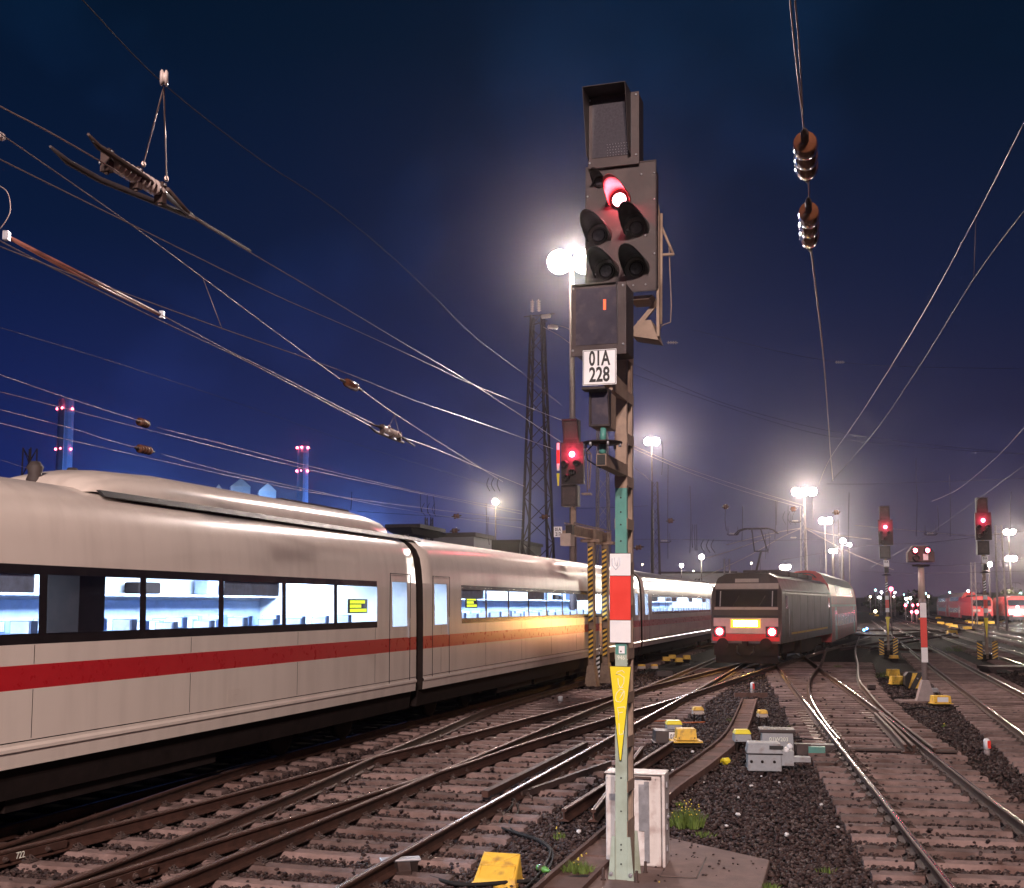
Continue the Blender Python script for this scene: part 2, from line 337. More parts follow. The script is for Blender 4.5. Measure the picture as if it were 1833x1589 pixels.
def scatter_stones():
    bm = bmesh.new(); bmesh.ops.create_icosphere(bm, subdivisions=1, radius=1)
    base = np.array([v.co[:] for v in bm.verts]); fac = np.array([[v.index for v in f.verts] for f in bm.faces]); bm.free()
    var = []
    for k in range(12):
        b = base * rng.uniform(.62, 1.18, (len(base), 1)) * np.array([1.15, .95, .72])
        var.append(b)
    var = np.array(var)
    N = 150000
    Y = 9.6 * (48 / 9.6) ** rng.random(N) ** 1.25
    X = rng.uniform(-.47, .47, N) * Y
    off = (X - TO.x) * TN.x + (Y - TO.y) * TN.y
    keep = off > -.4
    X, Y = X[keep], Y[keep]; N = len(X)
    sz = np.where(rng.random(N) < .08, rng.uniform(.029, .038, N), rng.uniform(.013, .031, N)) * (1 + .9 * np.clip((Y - 14) / 26, 0, 1))
    Z = rng.uniform(-.055, .004, N)
    lowered = np.zeros(N, bool)
    for pa, pb in ((rB, rD), (rC, rE), (rF, rG), (rRL, rRR)):
        xa = np.interp(Y, [p[1] for p in pa], [p[0] for p in pa]); xb = np.interp(Y, [p[1] for p in pb], [p[0] for p in pb]); lowered |= (X > xa - .6) & (X < xb + .6)
    Z = np.where(lowered, rng.uniform(-.042, .002, N), Z)
    Z = np.where(lowered & (rng.random(N) < .018), .062, Z)                  # strays lying on the sleepers
    ns = 80; X[:ns] = rng.uniform(1.3, 2.9, ns); Y[:ns] = rng.uniform(11.7, 14, ns); Z[:ns] = .055; sz[:ns] = rng.uniform(.008, .02, ns)   # spilled on the slab
    a = rng.random(N) * 6.283; tl = rng.uniform(-.6, .6, N)
    v = var[rng.integers(0, 12, N)] * sz[:, None, None]
    c, s_ = np.cos(a)[:, None], np.sin(a)[:, None]; ct, st = np.cos(tl)[:, None], np.sin(tl)[:, None]
    x, y, z = v[..., 0], v[..., 1] * ct - v[..., 2] * st, v[..., 1] * st + v[..., 2] * ct
    P = np.stack([x * c - y * s_ + X[:, None], x * s_ + y * c + Y[:, None], z + Z[:, None]], -1).reshape(-1, 3)
    Fc = (fac[None] + (np.arange(N) * len(base))[:, None, None]).reshape(-1, 3)
    me = bpy.data.meshes.new('ballast_stones'); me.vertices.add(len(P)); me.loops.add(len(Fc) * 3); me.polygons.add(len(Fc))
    me.vertices.foreach_set('co', P.astype(np.float32).ravel()); me.loops.foreach_set('vertex_index', Fc.astype(np.int32).ravel())
    me.polygons.foreach_set('loop_start', np.arange(0, len(Fc) * 3, 3, dtype=np.int32))
    me.update(calc_edges=True); me.materials.append(M['stone'])
    tag(link('ballast_gravel', me), 'dark brown crushed stone ballast lying between the sleepers', None, None, 'stuff')

# ------------------------------------------------------------------ rails and sleepers
RP = [(-.07, 0), (.07, 0), (.07, .012), (.013, .032), (.009, .055), (.009, .112), (.034, .126), (.036, .146), (.026, .157), (.011, .159), (-.011, .159), (-.026, .157),
      (-.036, .146), (-.034, .126), (-.009, .112), (-.009, .055), (-.013, .032), (-.07, .012)]
def rail_mesh(pts, z=.05, head='steel', sub=6, prof=RP):
    P = smooth_path([(p[0], p[1], 0) for p in pts], sub); mb = MB(); n = len(prof); vs = []
    for i, p in enumerate(P):
        d = (P[min(i + 1, len(P) - 1)] - P[max(i - 1, 0)]); d.z = 0; d.normalize(); r = Vector((d.y, -d.x, 0))
        vs += [p + r * u + Vector((0, 0, z + w)) for u, w in prof]
    for i in range(len(P) - 1):
        for k in range(n):
            mb.f.append((i * n + k, i * n + (k + 1) % n, (i + 1) * n + (k + 1) % n, (i + 1) * n + k)); mb.m.append(1 if k == 9 else (2 if k in (8, 10) else 0)); mb.sm.append(False)
    mb.v = [tuple(v) for v in vs]
    mb.f += [tuple(range(n - 1, -1, -1)), tuple(range(len(vs) - n, len(vs)))]; mb.m += [0, 0]; mb.sm += [False, False]
    return mb.mesh('rail', ['rust', head, 'headrust'])
def interp(path, Y):
    for a, b in zip(path, path[1:]):
        if a[1] <= Y <= b[1]: return a[0] + (b[0] - a[0]) * (Y - a[1]) / (b[1] - a[1])
    a, b = (path[0], path[1]) if Y < path[0][1] else (path[-2], path[-1])
    return a[0] + (b[0] - a[0]) * (Y - a[1]) / (b[1] - a[1])
def sleeper_mesh(L, mtl, conc=True):
    mb = MB(); xs = [-L / 2, -L / 2 + .04, -L * .33, -L * .12, L * .12, L * .33, L / 2 - .04, L / 2]
    hh = [.035, .048, .05, .04, .04, .05, .048, .035] if conc else [.046, .05] + [.05] * 4 + [.05, .046]
    vs = []
    for x, h in zip(xs, hh):
        for y, z in ((-.13, -.09), (-.112, h - .018), (-.098, h), (.098, h), (.112, h - .018), (.13, -.09)): vs.append((x, y, z))
    fs = [(i * 6 + k, i * 6 + k + 1, (i + 1) * 6 + k + 1, (i + 1) * 6 + k) for i in range(7) for k in range(5)]
    fs += [tuple(range(5, -1, -1)), tuple(range(42, 48))]
    mb.add(vs, fs); return mb.mesh('sleeper', mtl)
def clip_mesh():
    mb = MB()
    mb.bb(-.17, .17, -.08, .08, .05, .062)
    for sgn in (-1, 1):
        mb.bb(sgn * .085, sgn * .155, -.06, .06, .062, .074)
        mb.tube([(sgn * .14, -.05, .075), (sgn * .09, -.055, .10), (sgn * .066, -.03, .088), (sgn * .10, 0, .105), (sgn * .066, .03, .088), (sgn * .09, .055, .10), (sgn * .14, .05, .075)], .0085, 5)
        mb.lathe([(0, .022), (.018, .022), (.018, .012), (.05, .012)], (sgn * .115, 0, .072), (sgn * .115, 0, .2), 6, smooth=False)
    return mb.mesh('rail_clip', 'clip')
CLIP = clip_mesh()
def lay_sleepers(tr, rows, ang, mtl, conc=True, clips=(), clipmax=24, jit=.012):
    """rows: (y of centre, left x, right x) measured along the sleeper's own direction"""
    cache = {}
    for (cx, cy, L) in rows:
        L = round(L * 5) / 5
        if L not in cache: cache[L] = sleeper_mesh(L, mtl, conc)
        o = link('sleeper', cache[L], tr); a = -ang + random.uniform(-.008, .008)
        o.location = (cx + random.uniform(-jit, jit), cy + random.uniform(-jit, jit) * 2, random.uniform(-.004, .003)); o.rotation_euler = (0, 0, a)
        if cy > clipmax: continue
        ux, uy = math.cos(ang), -math.sin(ang)
        for path in clips:
            t = 0.
            for _ in range(4):
                y = cy + uy * t; x = interp(path, y); t = (x - cx) / ux
            if abs(t) < L / 2 - .1:
                c = link('rail_clip', CLIP, tr); c.location = (cx + ux * t, cy + uy * t, 0); c.rotation_euler = (0, 0, a)

def shift(path, dx, dy): return [(x + dx, y + dy) for x, y in path]
# track under the white train
def tpt(s, off=0, z=0): p = TO + TD * s + TN * off; return Vector((p.x, p.y, z))
iceN = [tuple(tpt(s, .75)[:2]) for s in (-12, 30, 110)]; iceF = [tuple(tpt(s, -.75)[:2]) for s in (-12, 30, 110)]
t = thing('railway_track', 'railway track directly beneath the white express train', 'track', group='tracks of the yard')
for p in (iceN, iceF): link('rail', rail_mesh(p, sub=2, head='headrust'), t)
lay_sleepers(t, [(*tpt(s)[:2], 2.6) for s in np.arange(-4, 60, .62)], TH, 'sleeper', True, (iceN,), 19)

A16 = R(16.2)
rB = [(-6.3, 10.0), (-5.53, 12.7), (-4.95, 15.6), (-4.42, 18.4), (-3.96, 20.2)]
rD = [(-4.7, 9.2), (-3.99, 12), (-3.4, 14.5), (-2.8, 17.4), (-2.25, 20.6), (-1.5, 24.4), (-.48, 29.5), (1.50, 36.3), (5.2, 49)]
rC = [(-6.9, 9.0), (-4.83, 13.7), (-3.75, 16.4), (-2.55, 19.5), (-.96, 23.3), (.25, 26.4), (2.9, 33.2), (6.1, 41.2), (9.15, 48.8), (16.7, 67.8), (27, 93)]
rE = [(-4.85, 9.1), (-4.14, 10.8), (-3.11, 13.4), (-1.97, 16.1), (-.78, 19.1), (.25, 21.9), (2.41, 27.1), (4.85, 33.0), (7.8, 40.6), (10.75, 48.2), (18.3, 67.2), (28.7, 92.4)]
rF = [(-3.9, 9.0), (-2.94, 12.1), (-1.86, 15.7), (-.85, 19.2), (-.02, 22.1), (2.66, 31.3), (5.2, 40), (11, 60)]
rG = [(-2.1, 9.1), (-1.62, 10.8), (-.86, 13.4), (-.07, 16.1), (2.06, 23.3), (4.42, 31.3), (7, 40), (12.8, 60)]
t = thing('railway_track', 'pair of rusty rails closing in on the track of the white train', 'track', group='tracks of the yard')
for p in (rB, rD): link('rail', rail_mesh(p, head='headrust'), t)
t = thing('railway_track', 'diverging rails that curve away beneath the dark locomotive', 'track', group='tracks of the yard')
for p in (rC, rE): link('rail', rail_mesh(p, head='headrust' if p is rC else 'steel'), t)
rows = []
for y in np.arange(9.2, 38, .66):
    xl = interp(rB if y < 17 else rD, y) - .55; xr = interp(rF, y) - .52
    if y > 26: xl = interp(rD, y) - .5
    if xr - xl > .9: rows.append(((xl + xr) / 2, y, (xr - xl) / math.cos(A16)))
lay_sleepers(t, rows, A16, 'sleeper', True, (rB, rC, rD, rE), 24)
t = thing('railway_track', 'straight track in front of the signal, one running rail shining', 'track', group='tracks of the yard')
for p in (rF, rG): link('rail', rail_mesh(p, head='steel'), t)
lay_sleepers(t, [((interp(rF, y) + interp(rG, y)) / 2 + .06, y, 2.75) for y in np.arange(9.05, 50, .66)], A16, 'sleeper', True, (rF, rG), 26)

A10 = R(10.8)
rRL = [(3.6, 8.6), (4.05, 10.8), (4.57, 13.6), (4.96, 15.6), (6.45, 23.6), (11.2, 48.6), (15.3, 70)]
rRR = [(5.1, 8.6), (5.5, 10.8), (6.07, 13.8), (6.6, 16.6), (7.55, 21.3), (9.0, 28.4), (12.45, 46.4), (17, 70)]
rSW = [(6.36, 22.6), (7.1, 26.5), (8.5, 33), (10.47, 40.7), (13.6, 51), (18.62, 68.4), (26, 93)]
rSV = [(7.66, 21.1), (9.3, 29), (10.7, 34.8), (12.2, 40.7), (15.4, 51.5), (20.34, 68.4), (28, 93)]
t = thing('railway_turnout', 'turnout on the right whose curved blades meet the straight rails', 'track', group='tracks of the yard')
for p, h in ((rRL, 'steel'), (rRR, 'steel'), (rSW, 'steel'), (rSV, 'headrust')): link('rail', rail_mesh(p, head=h), t)
link('check_rail', rail_mesh([(7.30, 21.6), (7.95, 24.4), (8.75, 28)], head='headrust'), t)
link('check_rail', rail_mesh([(7.42, 21.5), (8.07, 24.4), (8.86, 28)], head='headrust'), t)
rows = []
for y in np.arange(8.7, 56, .64):
    xl = interp(rRL, y) - .55; xr = max(interp(rRR, y), interp(rSV, y) if y > 21 else -99) + .55
    rows.append(((xl + xr) / 2, y, (xr - xl) / math.cos(A10)))
lay_sleepers(t, rows, A10, 'sleeper', False, (rRL, rRR, rSW), 26)
mb = MB()
for k in range(14):
    y = 22 + k * .61
    for p in (rRL, rRR): x = interp(p, y); mb.box((x, y, .056), (.62, .2, .012), 0, Euler((0, 0, -A10)).to_matrix())
mb.obj('slide_plate', 'headrust', t)
mb = MB(); yb = 22.05                                            # point rods between the blades
for dy in (0, .16): mb.bar((5.0, yb + .25 + dy, .07), (8.3, yb - .38 + dy, .07), .05, .035)
mb.obj('point_rod', 'clip', t)

# tracks farther right
yard = []
def yard_track(x53, label, y0, y1, sl):
    sl_ = .294
    L = lambda y, o=0: (x53 + (y - 53) * sl_ + o, y)
    t = thing('railway_track', label, 'track', group='tracks of the yard')
    for o in (0, 1.57): link('rail', rail_mesh([L(y0, o), L((y0 + y1) / 2, o), L(y1, o)], head='steel', sub=2), t)
    if sl:
        lay_sleepers(t, [(L(y)[0] + .78, y - .1, 2.7) for y in np.arange(y0, sl, .63)], R(16.4), 'sleeper', True, ([L(y0), L(y1)], [L(y0, 1.57), L(y1, 1.57)]), 27)
yard_track(19.0, 'track with sunken sleepers beyond the hazard board on the right', 17, 190, 66)
yard_track(23.0, 'track behind the taller red signal post at the right edge', 40, 230, 78)
yard_track(27.4, 'track next in front of the red locomotives, rails glinting', 52, 260, 90)
yard_track(32.0, 'track under the red double deck train', 60, 300, 0)
yard_track(36.9, 'track under the red locomotive with lit headlamps', 70, 300, 0)
yard_track(41.8, 'last track of the yard beyond the lit red locomotive', 80, 300, 0)
t = thing('railway_crossover', 'crossover rails slanting between the yard tracks by the octagonal shunting signal', 'track', group='tracks of the yard')
for a, b in (((19.6, 69), (42, 112)), ((21.2, 68.6), (43.6, 111.6)), ((24, 66), (17, 86)), ((33, 100), (54, 134)), ((34.6, 99.6), (55.6, 133.6)), ((28, 120), (46, 118)), ((36, 93), (22, 110))):
    link('rail', rail_mesh([a, ((a[0] + b[0]) / 2 + .2, (a[1] + b[1]) / 2), b], head='steel', sub=3), t)

scatter_stones()
# concrete over-boards of the far right tracks (trodden sleepers sunk in dust)
# loose rails stacked behind the cabinet
for k, (a, b, lab) in enumerate((((1009, 1446), (1203, 1325), 'longer loose rusty rail lying on the ballast left of the white cabinet'), ((1062, 1447), (1150, 1334), 'shorter loose rusty rail lying close behind the white cabinet'))):
    A = G(*a, .2); B = G(*b, .2); t = link('loose_rail', rail_mesh([A[:2], ((A + B) / 2)[:2], B[:2]], z=.03, head='rust', sub=2)); tag(t, lab, 'rail', 'loose rails by the cabinet')
A, B = G(868, 1424, .1), G(1048, 1334, .1)
mb = MB(); mb.bar(A + Vector((0, 0, .02)), B + Vector((0, 0, .02)), .10, .09); tag(mb.obj('timber_baulk', 'rust'), 'long dark timber baulk lying between the two rails of the straight track', 'timber')
A, B = G(932, 1423, .08), G(1092, 1367, .08)
mb = MB(); mb.bar(A, B, .06, .1); tag(mb.obj('iron_bar', 'clip'), 'thin dark iron bar lying beside the loose rails', 'bar')

# fish-plated joints, bolts and painted marks on the nearest rails
def joint(path, y0, y1, n, mark=None):
    P = [Vector((interp(path, y), y, 0)) for y in (y0, y1)]; d = (P[1] - P[0]).normalized(); r = Vector((d.y, -d.x, 0))
    t = thing('rail_joint', mark[1] if mark else 'bolted joint plate on the rail crossing low before the white train', 'rail joint', P[0], math.atan2(-d.x, d.y))
    L = (P[1] - P[0]).length
    mb = MB(); mb.bb(.03, .062, 0, L, .085, .165); mb.obj('joint_plate', 'rust', t)
    for k in range(n):
        y = L * (k + .5) / n; b = MB(); b.lathe([(0, .032), (.02, .032), (.022, .018), (.05, .016)], (.06, y, .125), (1, y, .125), 6, smooth=False); b.obj('bolt', 'clip', t)
    return t, L
joint(rE, 10.9, 12.0, 5)
t, L = joint(rC, 11.6, 13.2, 3, (0, 'joint plate chalked 722 at the lower left beside the white train'))
text('722', .1, 'chalk', t, (.066, L * .62, .128), (R(90), 0, R(90)), .8)

# concrete cable ducts: curb rails and single lids
def duct(cl, w, label, n_over=None):
    P = smooth_path(cl, 12); t = thing('cable_duct', label, 'cable duct')
    # resample every .5 m
    d = [0]
    for a, b in zip(P, P[1:]): d.append(d[-1] + (b - a).length)
    def at(s):
        for i in range(len(P) - 1):
            if d[i] <= s <= d[i + 1]: k = (s - d[i]) / max(1e-6, d[i + 1] - d[i]); return P[i].lerp(P[i + 1], k), (P[i + 1] - P[i]).normalized()
        return P[-1], (P[-1] - P[-2]).normalized()
    s = .25
    while s < d[-1] - .2:
        p, dr = at(s); a = math.atan2(-dr.x, dr.y)
        mb = MB(); mb.bb(-w / 2 + .045, w / 2 - .045, -.232, .232, -.03, .052)
        o = mb.obj('duct_lid', 'trough', t, .006); o.location = (p.x, p.y, random.uniform(-.010, .008)); o.rotation_euler = (random.uniform(-.008, .008), random.uniform(-.012, .012), a + random.uniform(-.012, .012))
        s += .5
    for sg in (-1, 1):
        pts = []
        for k in range(int(d[-1] / .25) + 1):
            p, dr = at(k * .25); pts.append(p + Vector((dr.y, -dr.x, 0)) * sg * (w / 2 - .018))
        m2 = MB(); n = 4; vs = []
        for i, p in enumerate(pts):
            dr = (pts[min(i + 1, len(pts) - 1)] - pts[max(i - 1, 0)]).normalized(); r = Vector((dr.y, -dr.x, 0))
            vs += [p + r * u + Vector((0, 0, z)) for u, z in ((-.022, -.05), (.022, -.05), (.022, .062), (-.022, .062))]
        m2.add(vs, [(i * 4 + k, i * 4 + (k + 1) % 4, (i + 1) * 4 + (k + 1) % 4, (i + 1) * 4 + k) for i in range(len(pts) - 1) for k in range(4)] + [(3, 2, 1, 0), tuple(len(vs) - 4 + k for k in range(4))])
        m2.obj('duct_curb', 'trough', t)
c = [G(x, y, .04) for x, y in ((1165, 1434), (1196, 1409), (1250, 1372), (1303, 1330), (1322, 1304), (1334, 1275), (1342, 1252))]
duct(c, .43, 'curving concrete cable duct with lids leading from the cabinet towards the locomotive')
c = [G(x, y, .04) for x, y in ((955, 1640), (1020, 1578), (1086, 1516), (1122, 1482))]
duct(c, .46, 'short straight concrete cable duct running up to the foot of the signal')
p = G(1344, 1247, 0); mb = MB(); mb.bb(p.x - .5, p.x + .5, p.y - .03, p.y + .06, -.03, .12); tag(mb.obj('duct_end_board', 'trough'), 'low concrete board closing the far end of the curved cable duct', 'board')

# ------------------------------------------------------------------ main signal beside the viewpoint
SB = Vector((1.0963, 11.8189, 0)); SA = R(18)
sig = thing('main_signal', 'large dark signal with red lamp on a green mast carrying the white plate 01A 228', 'signal', SB, rot=Euler((0, R(.48), -SA)))
def frame_y(mb, x0, x1, z0, z1, y0, y1, t, m=0):
    mb.bb(x0, x0 + t, y0, y1, z0, z1, m); mb.bb(x1 - t, x1, y0, y1, z0, z1, m); mb.bb(x0 + t, x1 - t, y0, y1, z0, z0 + t, m); mb.bb(x0 + t, x1 - t, y0, y1, z1 - t, z1, m)
# mast: front and rear channel joined by battens
def chan(z0, z1, y0, y1, mtl, nm):
    mb = MB(); mb.bb(-.06, .06, y0, y0 + .012, z0, z1); mb.bb(-.06, -.048, y0 + .012, y1, z0, z1); mb.bb(.048, .06, y0 + .012, y1, z0, z1); return mb.obj(nm, mtl, sig)
def chanr(z0, z1, mtl, nm):
    mb = MB(); mb.bb(-.06, .06, .328, .34, z0, z1); mb.bb(-.06, -.048, .28, .328, z0, z1); mb.bb(.048, .06, .28, .328, z0, z1); return mb.obj(nm, mtl, sig)
chan(0, 2.41, 0, .06, 'mastgreen', 'mast_front'); chan(2.41, 4.0, 0, .06, 'mastteal', 'mast_front'); chan(4.0, 6.3, 0, .06, 'mastbrown', 'mast_front')  # top section brown: warm lamplight put into the paint colour
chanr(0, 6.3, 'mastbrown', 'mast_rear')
z = .46; k = 0
while z < 6.2:
    h = .11 if k else .16
    for sx in (-1, 1):
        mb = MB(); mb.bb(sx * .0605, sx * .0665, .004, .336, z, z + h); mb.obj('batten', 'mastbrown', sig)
    z += .445; k += 1
# foot
for x0, x1, q in ((-.135, -.064, -1), (.064, .135, 1)):
    mb = MB(); mb.prism([(x0 if q < 0 else x1, 0), (x1 if q < 0 else x0, 0), (x1 if q < 0 else x0, .47), ((x0 + x1) / 2 + q * -.005, .47)], 'y', -.012, .006); mb.obj('foot_gusset', 'mastgreen', sig)
    mb = MB(); mb.prism([(x0 if q < 0 else x1, 0), (x1 if q < 0 else x0, 0), (x1 if q < 0 else x0, .47), ((x0 + x1) / 2 + q * -.005, .47)], 'y', .335, .35); mb.obj('foot_gusset', 'mastgreen', sig)
    b = MB(); b.lathe([(0, .022), (.014, .022), (.014, .012), (.03, .012)], ((x0 + x1) / 2, -.012, .1), ((x0 + x1) / 2, -1, .1), 8, smooth=False); b.obj('bolt', 'galv', sig)
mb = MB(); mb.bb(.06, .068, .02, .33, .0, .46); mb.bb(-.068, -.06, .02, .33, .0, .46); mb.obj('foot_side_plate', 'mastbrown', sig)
mb = MB(); mb.bb(-.2, .2, -.1, .42, -.03, .03); mb.obj('base_plate', 'mastbrown', sig)
for x, y in ((-.17, -.06), (.17, -.06), (.17, .38), (-.17, .38)):
    b = MB(); b.lathe([(0, .028), (.03, .028), (.03, .015), (.13, .015)], (x, y, .03), (x, y, 1), 6, smooth=False); b.obj('anchor_bolt', 'clip', sig)
for zz in (.2, .34, .39, .72, 1.05, 2.32, 3.45, 3.62, 3.75, 3.9):
    b = MB(); b.lathe([(0, .009), (.006, .009)], (0, -.001, zz), (0, -1, zz), 8); b.obj('bolt_hole', 'black', sig)
# white red white board
mbd = MB(); mbd.bb(-.114, .114, -.03, -.018, 2.405, 3.325); mbd = mbd.obj('mast_board', 'black', sig)
for z0, z1, mt in ((2.412, 2.636, 'white'), (2.642, 3.088, 'red'), (3.094, 3.318, 'white')):
    mb = MB(); mb.bb(-.108, .108, -.034, -.030, z0, z1); mb.obj('red_field' if mt == 'red' else 'white_field', mt, mbd)
mb = MB(); mb.bb(-.09, .09, -.018, -.001, 2.45, 2.5); mb.bb(-.09, .09, -.018, -.001, 3.2, 3.25); mb.obj('board_bracket', 'galv', sig)
mb = MB(); mb.tube([(-.085, -.0352, 3.27), (-.08, -.0352, 3.2), (-.045, -.0352, 3.155), (-.005, -.0352, 3.2), (0.0, -.0352, 3.28)], .006, 5); mb.tube([(-.06, -.0352, 3.28), (-.05, -.0352, 3.21), (-.03, -.0352, 3.19), (-.02, -.0352, 3.28)], .004, 5); mb.obj('faded_scribble', mat('scribble_grey', (.60, .64, .72), .6), mbd)
# tag and 946
mb = MB(); mb.bb(-.022, .04, -.006, -.001, 2.30, 2.375); mb.obj('small_tag', 'white', sig)
mb = MB(); mb.bb(-.058, .058, -.004, -.001, 2.29, 2.4); mb.obj('tag_backing', 'mastteal', sig)
text('946', .062, 'chalk', sig, (.0, -.002, 2.255), sx=.85)
# yellow wedge board
tri = MB(); tri.prism([(-.114, 2.172), (.114, 2.172), (.011, 1.225), (-.011, 1.225)], 'y', -.03, -.022); tri = tri.obj('yellow_board', 'black', sig)
mb = MB(); mb.prism([(-.108, 2.167), (.108, 2.167), (.006, 1.232), (-.006, 1.232)], 'y', -.034, -.0305); mb.obj('yellow_field', 'yellow', tri)
mb = MB(); mb.bb(-.04, .04, -.022, -.001, 1.9, 1.96); mb.bb(-.02, .02, -.022, -.001, 1.3, 1.34); mb.obj('board_bracket', 'galv', sig)
scr = MB(); q = -.0352
for st in ([(.045, 2.105), (.02, 2.13), (-.03, 2.115), (-.045, 2.09), (.0, 2.085), (.04, 2.06), (.035, 2.0), (.01, 1.96), (-.025, 1.95)], [(-.025, 2.05), (-.02, 1.99), (.0, 1.955), (.03, 1.96)],
           [(.04, 1.93), (.0, 1.94), (-.04, 1.9), (-.052, 1.85), (-.04, 1.815), (.0, 1.81), (.035, 1.85), (.042, 1.92), (.0, 1.9)], [(.04, 1.925), (.0, 1.86), (-.01, 1.84)],
           [(.05, 1.74), (.045, 1.765), (-.03, 1.755), (-.02, 1.7), (-.015, 1.63)], [(-.02, 1.7), (.025, 1.71)], [(-.015, 1.6), (-.012, 1.52), (-.01, 1.485), (.035, 1.495), (.03, 1.53)]):
    scr.tube([(x, q, z) for x, z in st], .0035, 5)
scr.obj('scribble', 'chalk', tri)
# main lamp board
bd = MB(); bd.bb(-.35, .405, -.12, -.09, 6.03, 7.42); bd.bb(-.33, .385, -.09, .12, 6.10, 7.36); bd = bd.obj('lamp_board', 'casebrown', sig, .012)
mb = MB(); frame_y(mb, -.352, .407, 6.028, 7.422, -.126, -.112, .012); mb.obj('board_rim', 'darkcase', bd)
for x, zz in ((.25, 7.28), (.385, 7.28), (.385, 7.0), (.29, 6.62), (.385, 6.42), (.29, 6.1), (.16, 6.1), (.0, 6.1), (-.25, 6.25), (-.33, 7.1), (.1, 6.7), (-.2, 6.6)):
    b = MB(); b.ball((x, -.122, zz), .011, n=8); b.obj('rivet', 'galv', bd)
def hood(x, z, r, L, mtl, name='lamp_hood', roll=0):
    """half-tube visor in front of a lamp, drooping slightly to the front"""
    mb = MB(); n = 14; vs = []
    for j in range(5):
        t = j / 4
        for k in range(n + 1):
            a = R(-25) + (math.pi + R(50)) * k / n + roll
            cut = L * (.12 + .88 * max(0, math.sin(R(-25) + (math.pi + R(50)) * k / n)) ** .8)
            vs.append((x + r * math.cos(a), -.12 - cut * t, z + r * math.sin(a) * (1 - .15 * t) - .03 * t * L))
    fs = [(j * (n + 1) + k, j * (n + 1) + k + 1, (j + 1) * (n + 1) + k + 1, (j + 1) * (n + 1) + k) for j in range(4) for k in range(n)]
    mb.add(vs, fs, 0, True); o = mb.obj(name, mtl, sig); so = o.modifiers.new('s', 'SOLIDIFY'); so.thickness = .006; return o
def lens(x, z, r, mtl, name):
    mb = MB(); mb.lathe([(0, r * 1.18), (.03, r * 1.18), (.035, r)], (x, -.118, z), (x, -1, z), 18); o = mb.obj('lamp_ring', 'darkcase', sig)
    mb = MB(); mb.lathe([(0, r * .98), (.012, r * .8), (.02, r * .3)], (x, -.152, z), (x, -1, z), 18); l = mb.obj(name, mtl, o); return o
lens(.02, 7.02, .075, 'e_redcore', 'red_lamp'); hood(.02, 7.03, .12, .55, mat('visor_red_lit', (.30, .05, .05), .6), 'red_lamp_hood')  # lit hood: the lamp's red light put into its colour, other hoods black
for x, zz in ((-.2, 7.34), (.20, 6.70), (-.2, 6.66), (.2, 6.27), (-.12, 6.27)):
    if zz > 7.3: hood(x, zz - .09, .07, .3, 'darkcase'); lens(x, zz - .1, .05, 'screen', 'unlit_lamp')
    else: hood(x, zz, .135, .60, 'black'); lens(x, zz, .075, 'screen', 'unlit_lamp')
l = lamp_light('red_lamp_light', (.02, -.22, 7.02), 26, (1, .06, .1), .05, sig)
# top indicator
def indicator(name, x0, x1, z0, z1, y, depth, hoodL, scr_mtl, case='darkcase', wall=.05, tilt=0):
    o = MB(); o.bb(x0 + .03, x1 - .0, y, y + depth, z0 + .02, z1 - .02); o = o.obj(name, case, sig, .01)
    mb = MB(); mb.bb(x0, x1, y - .02, y, z0, z1); mb.obj('front_plate', 'casebrown', o, .006)
    mb = MB(); mb.bb(x0 + wall, x1 - wall * 1.6, y - .026, y - .0205, z0 + wall * 2.2, z1 - wall); mb.obj('screen', scr_mtl, o)
    # hood: top and two cheeks that taper to the bottom
    hx0, hx1, hz1, hz0 = x0 + .008, x1 - .085, z1 - .006, z0 + wall * 1.8
    mb = MB(); mb.bb(hx0, hx1, y - hoodL, y - .0262, hz1 - .008, hz1)
    for xx in (hx0, hx1 - .006): mb.prism([(y - .0262, hz0), (y - hoodL * .45, hz0 + .02), (y - hoodL, hz1 - .009), (y - .0262, hz1 - .009)], 'x', xx, xx + .006)
    mb.obj('visor', 'darkcase', o)
    for xx, zz in ((x0 + .02, z0 + .06), (x1 - .03, z0 + .1), (x1 - .03, z1 - .04), (x0 + .02, z1 - .04)):
        b = MB(); b.lathe([(0, .012), (.006, .012), (.006, .006), (.012, .006)], (xx, y - .02, zz), (xx, -9, zz), 8); b.obj('screw', 'galv', o)
    return o
indicator('top_indicator', -.315, .235, 7.38, 8.17, -.15, .22, .30, 'screen')
mb = MB(); mb.bb(-.12, .12, .0, .06, 7.3, 7.6); mb.obj('indicator_post', 'darkcase', sig)
dots = MB()
for k in range(9):
    for j in range(5): dots.ball((-.1 + .03 * k + .004 * math.sin(j * 9), -.178, 7.50 + .03 * j), .004, n=6)
dots.obj('condensation', 'galv', sig)
# lower indicator, one metre forward of the mast
lo = indicator('lower_indicator', -.345, .215, 5.25, 5.98, -.70, .34, .06, 'scrblue')
text('1', .13, 'e_one', lo, (.0, -.728, 5.75), sx=.9, bold=.008, name='red_digit')
mb = MB(); mb.bb(.0, .12, -.36, .0, 5.45, 5.6); mb.bb(-.06, .12, -.36, -.0, 5.75, 5.85); mb.obj('indicator_bracket', 'mastbrown', sig)
# number plate
pl = MB(); pl.bb(-.215, .125, -.757, -.75, 4.945, 5.30); pl = pl.obj('number_plate', 'white', sig, .004)
mb = MB(); frame_y(mb, -.208, .118, 4.952, 5.293, -.7585, -.757, .005); mb.obj('plate_rim', 'ink', pl)
text('01A', .205, 'ink', pl, (-.045, -.7595, 5.205), sx=.62, bold=.005)
text('228', .205, 'ink', pl, (-.045, -.7595, 5.043), sx=.68, bold=.005)
mb = MB(); mb.bar((.0, -.74, 5.05), (.02, .0, 5.0), .1, .14); mb.bb(.04, .075, -.70, .0, 4.9, 5.06); mb.obj('plate_arm', 'mastbrown', sig, .004)
